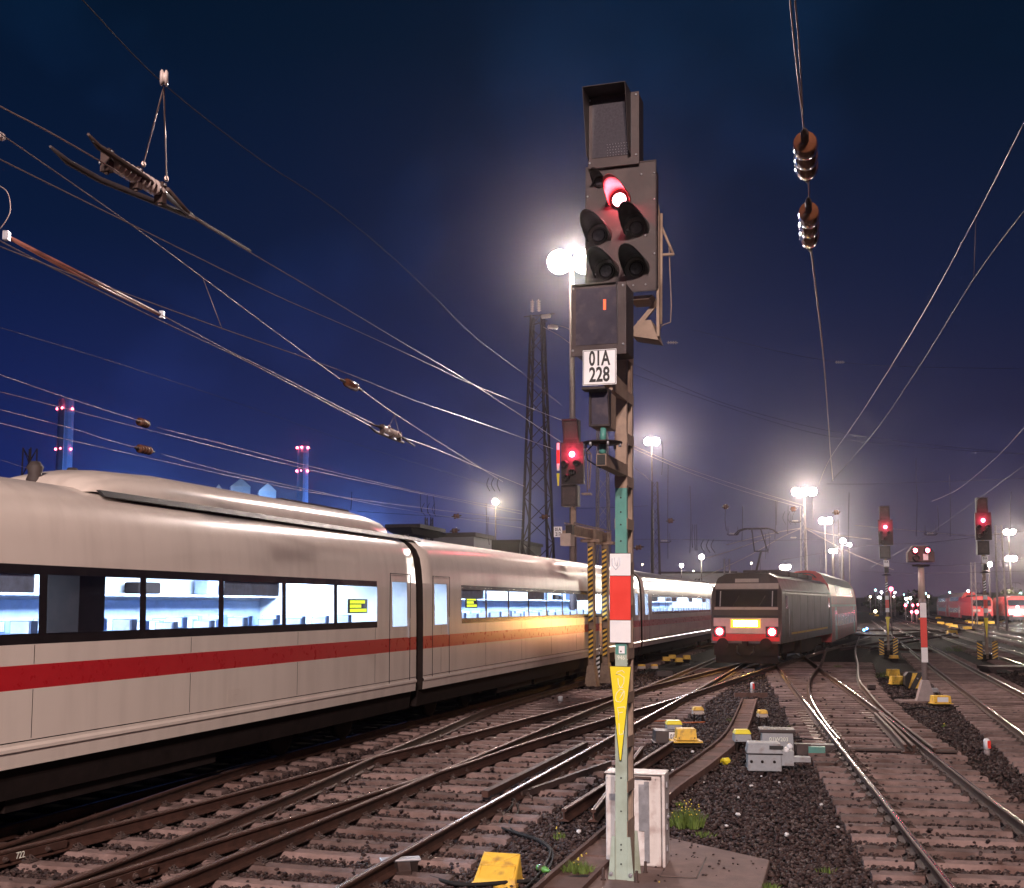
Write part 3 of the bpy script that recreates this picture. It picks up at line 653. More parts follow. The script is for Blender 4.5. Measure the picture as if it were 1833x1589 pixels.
# small blue-dark indicator
so = MB(); so.prism([(-.09, 4.50), (.10, 4.49), (.10, 4.84), (-.09, 4.84)], 'y', -.93, -.66); so = so.obj('small_indicator', 'mastbrown', sig, .008)
mb = MB(); frame_y(mb, -.10, .11, 4.505, 4.86, -.96, -.932, .018); mb.obj('rim', 'darkcase', so)
mb = MB(); mb.bb(-.078, .088, -.944, -.934, 4.525, 4.84); mb.obj('screen', 'scrblue', so)
mb = MB(); mb.bb(-.14, .09, -1.09, -.93, 4.845, 4.868); mb.prism([(-.93, 4.5), (-.97, 4.52), (-1.05, 4.845), (-.93, 4.845)], 'x', .105, .112); mb.obj('visor', 'darkcase', so)
# arm, dish and loudspeaker under it
mb = MB(); mb.bb(-.03, .07, -.95, .0, 4.12, 4.24); mb.obj('arm', 'mastbrown', sig, .004)
mb = MB(); mb.bb(-.02, .06, -.956, -.95, 4.13, 4.23); mb.obj('arm_end', 'black', sig)
mb = MB(); mb.lathe([(0, .03), (.01, .19), (.022, .19), (.03, .02)], (.03, -.93, 4.33), (.03, -.93, 5), 20); o = mb.obj('mounting_disc', 'darkcase', sig)
for k in range(6):
    a = k * 1.047; b = MB(); b.lathe([(0, .014), (.03, .014), (.05, .007)], (.03 + .17 * math.cos(a), -.93 + .17 * math.sin(a), 4.30), (.03 + .17 * math.cos(a), -.93 + .17 * math.sin(a), 5), 6); b.obj('bolt', 'galv', o)
mb = MB(); mb.tube([(.03, -.93, 4.24), (.03, -.93, 4.33)], .035, 10); mb.tube([(.03, -.93, 4.35), (.03, -.9, 4.5)], .03, 10); mb.obj('pivot', 'mastteal', sig)
mb = MB(); mb.tube([(-.06, -.95, 4.33), (-.12, -.97, 4.26), (-.11, -.97, 4.18), (-.05, -.96, 4.14), (0, -.9, 4.11)], .008, 6); mb.obj('cable', 'cable', sig)
# cage and service step on the right
cg = MB()
for a, b in (((.36, .1, 7.1), (.38, .25, 6.85)), ((.38, .25, 6.85), (.52, .25, 6.5)), ((.36, .2, 6.5), (.53, .22, 6.5)), ((.40, .2, 6.95), (.39, .2, 5.75))): cg.tube([a, b], .016, 6)
cg.tube([(.47, .25, 6.6), (.49, .26, 5.95), (.48, .26, 5.78), (.38, .3, 5.76), (.33, .3, 5.66)], .006, 5)
cg.obj('safety_rail', 'mastbrown', sig)
mb = MB(); mb.prism([(.07, 6.02), (.34, 6.02), (.3, 5.98), (.1, 5.98)], 'y', .0, .32); mb.bar((.10, .2, 5.7), (.36, .2, 6.0), .04, .05); mb.prism([(.1, 5.62), (.38, 5.56), (.3, 5.78), (.16, 5.78)], 'y', .1, .4); mb.bb(.36, .39, .1, .16, 5.6, 6.9); mb.obj('service_step', 'mastbrown', sig)
for z in (.9, 1.5, 2.0): b = MB(); b.tube([(.03, .345, z - .5), (.035, .36, z), (.03, .345, z + .5)], .011, 6); b.obj('cable', 'cable', sig)
# ------------------------------------------------------------------ cabinet and slab
a = SA; cabt = thing('switch_cabinet', 'white metal switch cabinet standing behind the foot of the green mast', 'cabinet', SB + Vector((math.sin(a) * .62, math.cos(a) * .62, 0)), -a + R(3))
mb = MB(); mb.bb(-.30, .29, 0, .30, .05, .985); mb.obj('body', 'cabinet', cabt, .02)
mb = MB(); mb.bb(.30, .335, -.01, .34, .05, 1.0); mb.bb(-.31, .335, .30, .34, .05, 1.0); mb.obj('door', 'cabinet', cabt, .012)
mb = MB(); mb.bb(-.312, .338, -.006, .345, 1.0, 1.014); mb.obj('lid', 'cabinet', cabt, .01)
for k in range(4): b = MB(); b.bb(.335, .35, .10, .14, .2 + k * .22, .26 + k * .22); b.obj('hinge', 'galv', cabt)
mb = MB(); mb.bb(.12, .17, -.03, -.002, .1, .93); mb.bb(.06, .12, -.02, -.002, .42, .9); mb.obj('mount_rail', 'galv', cabt)
b = MB(); b.lathe([(0, .03), (.02, .03), (.02, .012), (.03, .012)], (.335, .17, .55), (9, .17, .55), 10); b.obj('lock', 'galv', cabt)
b = MB(); b.bb(-.26, -.16, -.004, -.001, .72, .79); b.obj('type_plate', 'galv', cabt)
for k in range(5): b = MB(); b.ball((-.28 + k * .13, -.004, .955), .008, n=6); b.obj('rivet', 'galv', cabt)
mb = MB(); mb.bb(.0, .2, -.05, -.03, .965, .985); mb.obj('bar_handle', 'clip', cabt)
mb = MB(); mb.bb(-.25, .25, .04, .26, -.02, .05); mb.obj('plinth', 'under', cabt)
sl = MB(); poly = [G(1014, 1600, .05), G(1360, 1600, .05), G(1378, 1538, .05), G(1195, 1497, .05), G(1088, 1512, .05)]
sl.prism([(p.x, p.y) for p in poly], 'z', -.08, .045); sl = tag(sl.obj('foundation_slab', 'concrete', None, .012), 'stained concrete slab under the green signal mast and white cabinet', 'slab')
poly = [G(1183, 1568, .05), G(1198, 1540, .05), G(1264, 1534, .05), G(1247, 1571, .05)]
h = MB(); h.prism([(p.x, p.y) for p in poly], 'z', .045, .056); h.obj('hatch_cover', 'concrete', sl, .003)
cen = sum(poly, Vector()) / 4
h = MB(); h.prism([(p.x + (p.x - cen.x) * .045, p.y + (p.y - cen.y) * .045) for p in poly], 'z', .044, .048); h.obj('hatch_gap', 'black', sl)

# ------------------------------------------------------------------ white express train, four coaches
NEAR = [(1.30, .42), (1.34, .77), (1.44, .785), (1.45, .95), (1.475, .965), (1.475, 1.0), (1.45, 1.03), (1.45, 1.062), (1.438, 1.064), (1.438, 1.072), (1.45, 1.074), (1.45, 1.64), (1.45, 1.91), (1.45, 2.14), (1.448, 2.26), (1.435, 2.93), (1.428, 3.04), (1.40, 3.35), (1.36, 3.58), (1.28, 3.76), (1.16, 3.89), (.98, 4.0), (.7, 4.10), (.35, 4.155), (0, 4.17)]
def mat_for(z0, z1):
    z = (z0 + z1) / 2
    if z < .78: return 2
    if 1.64 < z < 1.91: return 1
    if 2.14 < z < 3.04: return 3
    if 1.063 < z < 1.073: return 3
    return 0
TMATS = ['train', 'trainred', 'under', 'traindark']
def coach(s0, s1, label, door_near, door_far, wins, fairing=None, extra=()):
    L = s1 - s0; t = thing('railway_coach', label, 'train coach', tpt(s0, 0, .21), -TH, 'coaches of the white express train')
    prof = NEAR + [(-u, w) for u, w in NEAR[-2::-1]]
    brk = sorted(set([0, L] + [b for w in wins for b in (w[0], w[1])] + [i * 3.2 for i in range(1, int(L / 3.2) + 1) if i * 3.2 < L - .05]))
    doors = [d for d in (door_near, door_far) if d]
    dops = [(d + .16, d + .94) for d in doors]
    brk = sorted(set(brk + [b for d in dops for b in d]))
    mb = MB(); nP = len(prof)
    for y in brk: mb.v += [(u, y, w) for u, w in prof]
    def opening(ya, yb, w0, w1, near):
        if not near: return False
        zc = (w0 + w1) / 2; yc = (ya + yb) / 2
        if 2.26 < zc < 2.93 and any(a < yc < b for a, b in wins): return True
        if 2.14 < zc < 3.04 and any(a < yc < b for a, b in dops): return True
        return False
    band = (min(w[0] for w in wins) - .35, max(w[1] for w in wins) + .35)
    for i in range(len(brk) - 1):
        yc = (brk[i] + brk[i + 1]) / 2
        for k in range(nP - 1):
            w0, w1 = prof[k][1], prof[k + 1][1]
            if opening(brk[i], brk[i + 1], w0, w1, prof[k][0] > 0): continue
            mm = mat_for(w0, w1)
            if mm == 3 and 2 < w0 < 3.1 and not (band[0] < yc < band[1]): mm = 0
            mb.f.append((i * nP + k, (i + 1) * nP + k, (i + 1) * nP + k + 1, i * nP + k + 1)); mb.m.append(mm); mb.sm.append(w0 > 3.0)
    mb.f += [tuple(range(nP)), tuple((len(brk) - 1) * nP + k for k in range(nP - 1, -1, -1))]; mb.m += [2, 2]; mb.sm += [False, False]
    mb.obj('body', TMATS, t)
    for a, b in wins:
        w = MB(); w.add([(1.452, a - .01, 2.25), (1.452, b + .01, 2.25), (1.440, b + .01, 2.94), (1.440, a - .01, 2.94)], [(0, 1, 2, 3)]); w.obj('window_pane', 'pane', t)
    for d in doors:
        dd = MB()
        for y in (d, d + 1.1 - .02): dd.bb(1.449, 1.456, y, y + .018, .98, 3.2)
        dd.bb(1.449, 1.456, d, d + 1.1, 3.2, 3.215); dd = dd.obj('door', 'traindark', t)
        w = MB(); w.add([(1.454, d + .15, 2.13), (1.454, d + .95, 2.13), (1.437, d + .95, 3.05), (1.437, d + .15, 3.05)], [(0, 1, 2, 3)]); w.obj('door_window', 'pane', dd)
        w = MB(); w.bb(1.45, 1.475, d + 1.0, d + 1.05, 1.9, 2.3); w.obj('door_handle', 'galv', dd)
    # inside
    ins = MB(); ins.bb(-1.30, 1.36, .15, L - .15, 1.24, 1.28, 0); ins.bb(-1.34, -1.28, .15, L - .15, 1.28, 3.3, 0); ins.bb(-1.28, 1.36, .15, L - .15, 3.30, 3.33, 0)
    ins.obj('saloon', ['interior'], t)
    pn = MB(); pn.bb(-1.278, -1.25, .2, L - .2, 1.3, 2.66); pn.obj('far_window_panel', 'wood', t)  # blue panel: reflections in the far windows put into its colour
    rk = MB(); rk.bb(-1.25, -.86, .3, L - .3, 2.72, 2.76); rk.obj('luggage_rack', 'rackm', t)
    yy = [y for y in np.arange(.6, L - .3, .97)]
    st = MB()
    for y in yy:
        for x in (-1.0, -.5, .55, 1.02):
            if any(d - .6 < y < d + 1.6 for d in doors) or random.random() < .06: continue
            hh_ = 2.36 + random.uniform(-.03, .05); st.bb(x - .22, x + .22, y, y + .12, 1.5, hh_ - .16); st.bb(x - .15, x + .15, y - .01, y + .11, hh_ - .16, hh_); st.bb(x - .13, x + .13, y - .02, y - .0101, hh_ - .15, hh_ - .01, 1); st.bb(x - .22, x + .22, y - .45, y + .02, 1.62, 1.75)
    tag(st.obj('seats', ['seat', 'rackm'], t), kind='stuff')
    for y in (door_near + 1.35 if door_near else 0, door_far - .35 if door_far else 0):
        if y: pb = MB(); pb.bb(-1.25, 1.33, y, y + .05, 1.28, 3.28); pb.obj('partition', 'interior', t)
    for y in (.12, L - .16): pb = MB(); pb.bb(-1.3, 1.36, y, y + .04, 1.28, 3.3); pb.obj('end_wall', 'interior', t)
    ld = MB()
    for y in np.arange(.6, L - 1.2, 2.0): ld.bb(-.72, -.48, y, y + 1.7, 3.265, 3.295)
    ld.obj('ceiling_lights', 'e_led', t)
    for y in ([L / 4, 3 * L / 4]):
        l = bpy.data.lights.new('coach_light', 'AREA'); l.shape = 'RECTANGLE'; l.size = .5; l.size_y = L / 2 - .6; l.energy = 1250; l.color = (.70, .84, 1)
        o = bpy.data.objects.new('coach_light', l); COL.objects.link(o); o.parent = t; o.location = (-.1, y, 3.22)
    for y in [i * 3.2 + 1.1 for i in range(int(L / 3.2))]:
        b = MB(); b.bb(1.4505, 1.4525, y, y + .007, 1.09, 1.63); b.bb(1.4505, 1.4525, y, y + .007, 1.92, 2.13); tag(b.obj('panel_seam', 'traindark', t), kind='stuff')
    for y in (4.0, 18.1):
        b = MB()
        for k in range(6): b.bb(1.451, 1.4535, y, y + .55, 1.14 + k * .035, 1.155 + k * .035)
        tag(b.obj('vent_grille', 'train', t), kind='stuff')
    for a, b_ in wins[::3]:
        b = MB(); b.bb(1.40, 1.41, a + .05, b_ - .05, 2.72, 2.95); b.obj('roller_blind', 'rackm', t)
    for k in range(9):
        b = MB(); y = random.uniform(1, L - 2); w_ = random.uniform(.35, .7); b.bb(-1.2, -.9, y, y + w_, 2.765, 2.765 + random.uniform(.16, .32)); b.obj('luggage', random.choice(['seat', 'traindark', 'under', 'wood']), t, .03)
    # running gear
    for yc in (3.4, L - 3.4):
        bg_ = MB(); bg_.bb(-.95, .95, yc - 1.7, yc + 1.7, .36, .56); bg_.bb(.98, 1.12, yc - 1.5, yc + 1.5, .38, .66); bo = bg_.obj('bogie', 'under', t)
        for dy in (-1.25, 1.25):
            w = MB()
            for x in (-.8, .68): w.lathe([(0, .42), (.1, .45), (.12, .46), (.13, .40)], (x, yc + dy, .445), (x + 1, yc + dy, .445), 24)
            w.lathe([(0, .08), (1.5, .08)], (-.75, yc + dy, .445), (9, yc + dy, .445), 8)
            w.obj('wheelset', 'under', bo)
            b = MB(); b.bb(1.06, 1.2, yc + dy - .14, yc + dy + .14, .36, .6); b.obj('axle_box', 'under', bo)
    for a, b in ((6.0, 9.3), (9.6, 13.4), (13.8, 18.2)):
        q = MB(); q.bb(-1.1, 1.22, a, min(b, L - 5.5), .26, .74); q.obj('equipment_box', 'under', t)
    be = MB(); be.bb(-1.2, 1.2, L, L + .38, .8, 3.7); be.bb(-1.05, 1.05, L + .1, L + .28, .75, 3.85); be.obj('gangway_bellows', 'bellows', t)
    if fairing:
        f0, f1 = fairing
        fm = MB(); pr = [(1.02, 4.06), (1.0, 4.20), (.86, 4.36), (.5, 4.47), (0, 4.50), (-.5, 4.47), (-.86, 4.36), (-1.0, 4.20), (-1.02, 4.06)]; sts = [(f0, .0), (f0 + .12, .5), (f0 + .7, .85), (f0 + 2.0, 1.), (f1 - 1.3, 1.), (f1 - .4, .75), (f1, .02)]
        n = len(pr)
        for y, kx in sts: fm.v += [(u * (.85 + .15 * kx), y, 4.04 + (w - 4.04) * kx) for u, w in pr]
        for i in range(len(sts) - 1):
            for k in range(n - 1): fm.f.append((i * n + k, (i + 1) * n + k, (i + 1) * n + k + 1, i * n + k + 1)); fm.m.append(0); fm.sm.append(True)
        fm.obj('roof_fairing', 'train', t)
        g = MB(); g.prism([(1.10, 3.97), (1.14, 3.98), (1.06, 4.065), (1.0, 4.065)], 'y', f0 + .1, f1 + 1.2); g.obj('roof_gutter', 'black', t)
        q = MB(); q.bb(-.7, .2, f1 - 3.5, f1 - .6, 4.40, 4.56); q.obj('roof_equipment', 'locoroof', t)
        for y in (f0 + .15, f0 + .9): q = MB(); q.lathe([(0, .09), (.12, .11), (.2, .08), (.28, .11), (.36, .06)], (0, y, 4.12), (0, y, 9), 10); q.obj('roof_insulator', 'locoroof', t)
    for e in extra: e(t)
    return t
def wins(a, b, n, gap=.14):
    w = (b - a - gap * (n - 1)) / n; return [(a + i * (w + gap), a + i * (w + gap) + w) for i in range(n)]
def dest(y, z=2.42, L=.85):
    def f(t):
        m = MB(); m.bb(1.25, 1.28, y, y + L, z, z + .27); o = m.obj('destination_display', 'traindark', t)
        q = MB()
        for j, (a, b) in enumerate(((.05, .8), (.05, .55), (.05, .72))): q.bb(1.281, 1.284, y + a, y + b * L / .85, z + .025 + j * .08, z + .085 + j * .08)
        q.obj('led_lines', 'e_ledy', o)
    return f
def dark_tower(t):
    m = MB(); m.bb(.75, 1.30, 14.85, 15.35, 1.28, 3.25); m.obj('luggage_tower', 'under', t)
C0, C1, C2 = -14.3, 11.75, 37.7
coach(C0, 11.35, 'white coach with red stripe and lit windows nearest the viewpoint, roof fairing on top', None, 24.2, wins(.6, 23.6, 12), (C0 * -1 + 1.1, 25.5), (dest(22.65), dark_tower))
coach(C1, 37.3, 'second white coach of the express train, passing behind the striped gantry posts', .55, 24.2, wins(2.5, 23.6, 11), None, (dest(3.3, 2.50),))
coach(C2, 63.2, 'third white coach of the express train, reaching behind the dark locomotive', .55, 24.2, wins(2.5, 23.6, 11))
coach(63.6, 89, 'far white coach of the express train, mostly hidden by the dark locomotive', .55, None, wins(2.5, 24.6, 12))

# ------------------------------------------------------------------ dark locomotive leaving on the diverging track
LA = R(21.75)
def local_empty(name, label, cat, x, y, ang, group=None): return thing(name, label, cat, (x, y, .21), -ang, group)
def shell(mb, stations, m=0, smooth=False, cap=True):
    """stations: list of (y, [(x,z)...]) open profiles from near foot over the roof to the far foot"""
    n = len(stations[0][1]); o = len(mb.v)
    for y, p in stations: mb.v += [(u, y if not isinstance(y, (list, tuple)) else y[k], w) for k, (u, w) in enumerate(p)]
    for i in range(len(stations) - 1):
        for k in range(n - 1): mb.f.append((o + i * n + k, o + (i + 1) * n + k, o + (i + 1) * n + k + 1, o + i * n + k + 1)); mb.m.append(m); mb.sm.append(smooth)
    if cap:
        mb.f += [tuple(o + k for k in range(n)), tuple(o + (len(stations) - 1) * n + k for k in range(n - 1, -1, -1))]; mb.m += [m, m]; mb.sm += [False, False]
def bogies(t, ys, L=3.6, wheel=.62, mtl='under'):
    for yc in ys:
        b = MB(); b.bb(-1.15, -1.0, yc - L / 2, yc + L / 2, .45, .82); b.bb(1.0, 1.15, yc - L / 2, yc + L / 2, .45, .82); b.bb(-1, 1, yc - .3, yc + .3, .4, .8); bo = b.obj('bogie', mtl, t)
        for dy in (-L * .36, L * .36):
            w = MB()
            for x in (-.8, .67): w.lathe([(0, wheel - .03), (.1, wheel), (.13, wheel + .02), (.14, wheel - .05)], (x, yc + dy, wheel), (x + 1, yc + dy, wheel), 24)
            w.lathe([(0, .09), (1.5, .09)], (-.75, yc + dy, wheel), (9, yc + dy, wheel), 8)
            w.obj('wheelset', mtl, bo)
def pantograph(t, y, z, raised, s=1):
    p = MB(); p.bb(-.5, .5, y - .5, y + .5, z, z + .08)
    for x in (-.45, .45):
        for yy in (y - .45, y + .45): p.lathe([(0, .06), (.06, .09), (.1, .05), (.16, .09), (.22, .05)], (x, yy, z - .2), (x, yy, z + 1), 8)
    o = p.obj('pantograph', 'locoroof', t)
    a = MB(); h = raised
    kn = (0, y + s * 1.05, z + .08 + h * .48); hd = (0, y - s * .1, z + h)
    a.tube([(0, y - s * .3, z + .08), kn], .05, 8); a.tube([(.3, kn[1], kn[2]), (.2, hd[1], hd[2])], .028, 6); a.tube([(-.3, kn[1], kn[2]), (-.2, hd[1], hd[2])], .028, 6); a.tube([(-.32, kn[1], kn[2]), (.32, kn[1], kn[2])], .03, 6)
    a.obj('arm', 'locoroof', o)
    b = MB()
    for dy in (-.2, .2): b.tube([(-.95, hd[1] + dy, hd[2] - .22), (-.75, hd[1] + dy, hd[2] - .04), (-.5, hd[1] + dy, hd[2] + .03), (.5, hd[1] + dy, hd[2] + .03), (.75, hd[1] + dy, hd[2] - .04), (.95, hd[1] + dy, hd[2] - .22)], .03, 6)
    b.tube([(-.4, hd[1] - .2, hd[2]), (-.4, hd[1] + .2, hd[2])], .02, 5); b.tube([(.4, hd[1] - .2, hd[2]), (.4, hd[1] + .2, hd[2])], .02, 5)
    b.obj('contact_strip', 'locoroof', o)
t = local_empty('electric_locomotive', 'dark grey electric locomotive with glowing red tail lamps behind the signal, pantograph raised', 'locomotive', 9.85, 48.6, LA)
pf = [(1.47, .95), (1.49, 1.5), (1.49, 3.05), (1.46, 3.2), (1.25, 3.72), (.9, 3.9), (0, 3.95), (-.9, 3.9), (-1.25, 3.72), (-1.46, 3.2), (-1.49, 3.05), (-1.49, 1.5), (-1.47, .95)]
def front_y(z): return .0 if z < 1.9 else (z - 1.9) * .30
mb = MB()
shell(mb, [([front_y(w) * 1 + abs(u) * 0 for u, w in pf], pf), (1.0, pf), (17.9, pf), ([18.9 - front_y(w) for u, w in pf], pf)])
mb.obj('body', 'loco', t, .03)
def onfront(x0, x1, z0, z1, off, th=.02):
    """thin panel following the sloped nose"""
    m_ = MB(); a, b = front_y(z0), front_y(z1)
    m_.add([(x0, a - off, z0), (x1, a - off, z0), (x1, b - off, z1), (x0, b - off, z1), (x0, a - off + th, z0), (x1, a - off + th, z0), (x1, b - off + th, z1), (x0, b - off + th, z1)],
           [(0, 1, 2, 3), (7, 6, 5, 4), (0, 4, 5, 1), (1, 5, 6, 2), (2, 6, 7, 3), (3, 7, 4, 0)]); return m_
nz = onfront(-1.36, 1.36, 1.36, 2.02, .02).obj('white_nose_panel', 'paleroof', t, .01)
onfront(-1.36, 1.36, 2.04, 2.12, .018).obj('trim_strip', 'black', nz)
onfront(-1.4, 1.4, 1.05, 1.34, .022).obj('red_apron', 'locored', t)
ws = onfront(-1.3, 1.3, 2.5, 3.2, .022).obj('windscreen', 'winglass', t, .01)
onfront(-1.34, 1.34, 3.24, 3.48, .02).obj('pale_brow', 'paleroof', t)
onfront(-1.34, 1.34, 2.36, 2.47, .02).obj('pale_sill', 'paleroof', t)
onfront(-.5, .5, 3.52, 3.68, .03).obj('destination_box', 'paleroof', t)
dp = onfront(-.62, .62, 1.60, 1.96, .045, .03).obj('lamp_housing', 'e_amberglow', t)  # glowing panel added for the orange halo round the lamps
for x in (-.26, .26): onfront(x - .24, x + .24, 1.66, 1.90, .06, .012).obj('amber_lamp', 'e_headamber', dp)
for x in (-1.1, 1.1):
    h_ = onfront(x - .26, x + .26, 1.22, 1.66, .05, .03).obj('lamp_housing', 'black', t)
    b = MB(); b.lathe([(0, .20), (.004, .19)], (x, -.052, 1.44), (x, -1, 1.44), 18); b.obj('lamp_halo', 'e_redhalo', h_); b = MB(); b.lathe([(0, .145), (.012, .125), (.02, .04)], (x, -.058, 1.44), (x, -1, 1.44), 16); b.obj('tail_lamp', 'e_tail', h_)  # glowing red disc added for the halo round the tail lamp
    lamp_light('tail_lamp_light', (x, -.6, 1.40), 14, (1, .08, .1), .08, t)
ll = lamp_light('nose_lamp_light', (0, -.25, 1.8), 420, (1, .50, .13), .1, t, (0, -1.25, 1.68), 95)
for x in (-1.1, 1.1): onfront(x - .02, x + .02, 2.5, 3.15, .04).obj('handrail', 'galv', t)
for x in (-.55, .55): b = MB(); b.tube([(x, front_y(2.5) - .04, 2.5), (x + .25, front_y(2.95) - .05, 2.95)], .012, 5); b.obj('wiper', 'black', t)
for x in (-.35, .35): b = MB(); b.tube([(x, -.08, .85), (x, -.2, .6), (x * .6, -.22, .45)], .03, 6); b.obj('brake_hose', 'black', t)
b = MB(); b.bb(-.1, .1, -.35, -.05, .85, 1.05); b.obj('coupling_hook', 'under', t)
b = MB(); b.bb(-1.35, 1.35, -.05, .3, .45, .93); b.obj('buffer_beam', 'under', t)
for x in (-.9, .9):
    b = MB(); b.lathe([(0, .12), (.35, .12), (.36, .24), (.40, .24)], (x, -.05, .95), (x, -1, .95), 16); b.obj('buffer', 'under', t)
b = MB(); b.bb(-1.3, 1.3, .1, .16, .12, .45); b.obj('snow_plough', 'under', t)
for a, c in ((1.2, 1.95), (17.0, 17.75)):
    d = MB(); d.bb(1.49, 1.5, a, c, 1.15, 3.1); d = d.obj('cab_door', 'loco', t); w = MB(); w.bb(1.5, 1.506, a + .12, c - .12, 2.4, 2.95); w.obj('door_window', 'winglass', d); w = MB(); w.tube([(1.53, c + .06, 1.2), (1.53, c + .06, 2.4)], .018, 6); w.obj('handrail', 'galv', d)
for k in range(5):
    d = MB(); y = 3.2 + k * 2.6; d.bb(1.491, 1.5, y, y + 2.35, 1.3, 3.0); d.obj('side_panel', 'loco', t)
mb = MB(); mb.bb(1.501, 1.504, 2.8, 16.4, 1.27, 1.36); mb.obj('yellow_stripe', 'ybox', t)
mb = MB(); mb.bb(1.45, 1.54, .8, 18.2, 3.16, 3.21); mb.obj('roof_gutter', 'galv', t)
for y, L in ((4, 3), (7.6, 2.2), (10.4, 3.4), (14.4, 1.6)):
    d = MB(); d.bb(-.8, .8, y, y + L, 3.93, 4.15); d.obj('roof_box', 'locoroof', t, .03)
pantograph(t, 3.2, 4.0, 1.95, 1); pantograph(t, 16.2, 4.02, .25, -1)
bogies(t, (4.2, 14.8)); mb = MB(); mb.bb(-1.1, 1.3, 7.2, 11.8, .28, .9); mb.obj('transformer_box', 'under', t)

# ------------------------------------------------------------------ red double deck coaches
DP = [(1.36, .42), (1.4, 1.0), (1.4, 2.45), (1.39, 2.5), (1.38, 2.58), (1.36, 3.1), (1.22, 3.75), (.86, 4.32), (.55, 4.5), (0, 4.56), (-.55, 4.5), (-.86, 4.32), (-1.22, 3.75), (-1.36, 3.1), (-1.4, 2.5), (-1.4, 1.0), (-1.36, .42)]
def double_deck(x, y, ang, label, L=26.4, mirror=1, lit='e_coach'):
    t = local_empty('double_deck_coach', label, 'train coach', x, y, ang, 'red double deck coaches')
    mb = MB(); st = [(0, DP), (L, DP)]; shell(mb, st)
    for i in range(len(mb.f)):
        zs = sum(mb.v[q][2] for q in mb.f[i]) / len(mb.f[i])
        if len(mb.f[i]) == 4: mb.m[i] = 1 if zs > 4.0 else (1 if 2.45 < zs < 2.58 else 0)
        else: mb.m[i] = 2
    mb.obj('body', ['locored', 'paleroof', 'locored'], t)
    for sx in (1, -1):
        for k in range(9):
            y0 = 5.2 + k * 1.85
            w = MB(); w.add([(sx * 1.404, y0, 1.25), (sx * 1.404, y0 + 1.5, 1.25), (sx * 1.404, y0 + 1.5, 2.0), (sx * 1.404, y0, 2.0)], [(0, 1, 2, 3)]); w.obj('window', 'coachwin', t)
            w = MB(); w.add([(sx * 1.37, y0, 3.12), (sx * 1.37, y0 + 1.5, 3.12), (sx * 1.235, y0 + 1.5, 3.76), (sx * 1.235, y0, 3.76)], [(0, 1, 2, 3)]); w.obj('window', 'coachwin', t)
        for d in (2.6, L - 4.3):
            w = MB(); w.bb(sx * 1.39, sx * 1.41, d, d + 1.7, .5, 2.42); w = w.obj('door', 'paleroof', t); q = MB(); q.bb(sx * 1.41, sx * 1.415, d + .2, d + 1.5, 1.3, 2.2); q.obj('door_window', 'coachwin', w)
    bogies(t, (2.9, L - 2.9), 3, .45)
    return t
def winmat():
    m = mat('coach_window_lit', (.05, .06, .08), .1); nt = m.node_tree; b = nt.nodes['Principled BSDF']; b.inputs['Emission Color'].default_value = (.55, .68, .85, 1); b.inputs['Emission Strength'].default_value = .1; m.cycles.emission_sampling = 'NONE'; return m
M['coachwin'] = winmat()
l2 = R(19.6); e = Vector((9.85 + 19.5 * math.sin(LA), 48.6 + 19.5 * math.cos(LA), 0))
double_deck(e.x, e.y, l2, 'red double deck coach coupled to the far end of the dark locomotive')
e2 = e + Vector((math.sin(l2), math.cos(l2), 0)) * 26.9
double_deck(e2.x, e2.y, R(16.5), 'red double deck coach farther off, hidden behind the dark locomotive train')

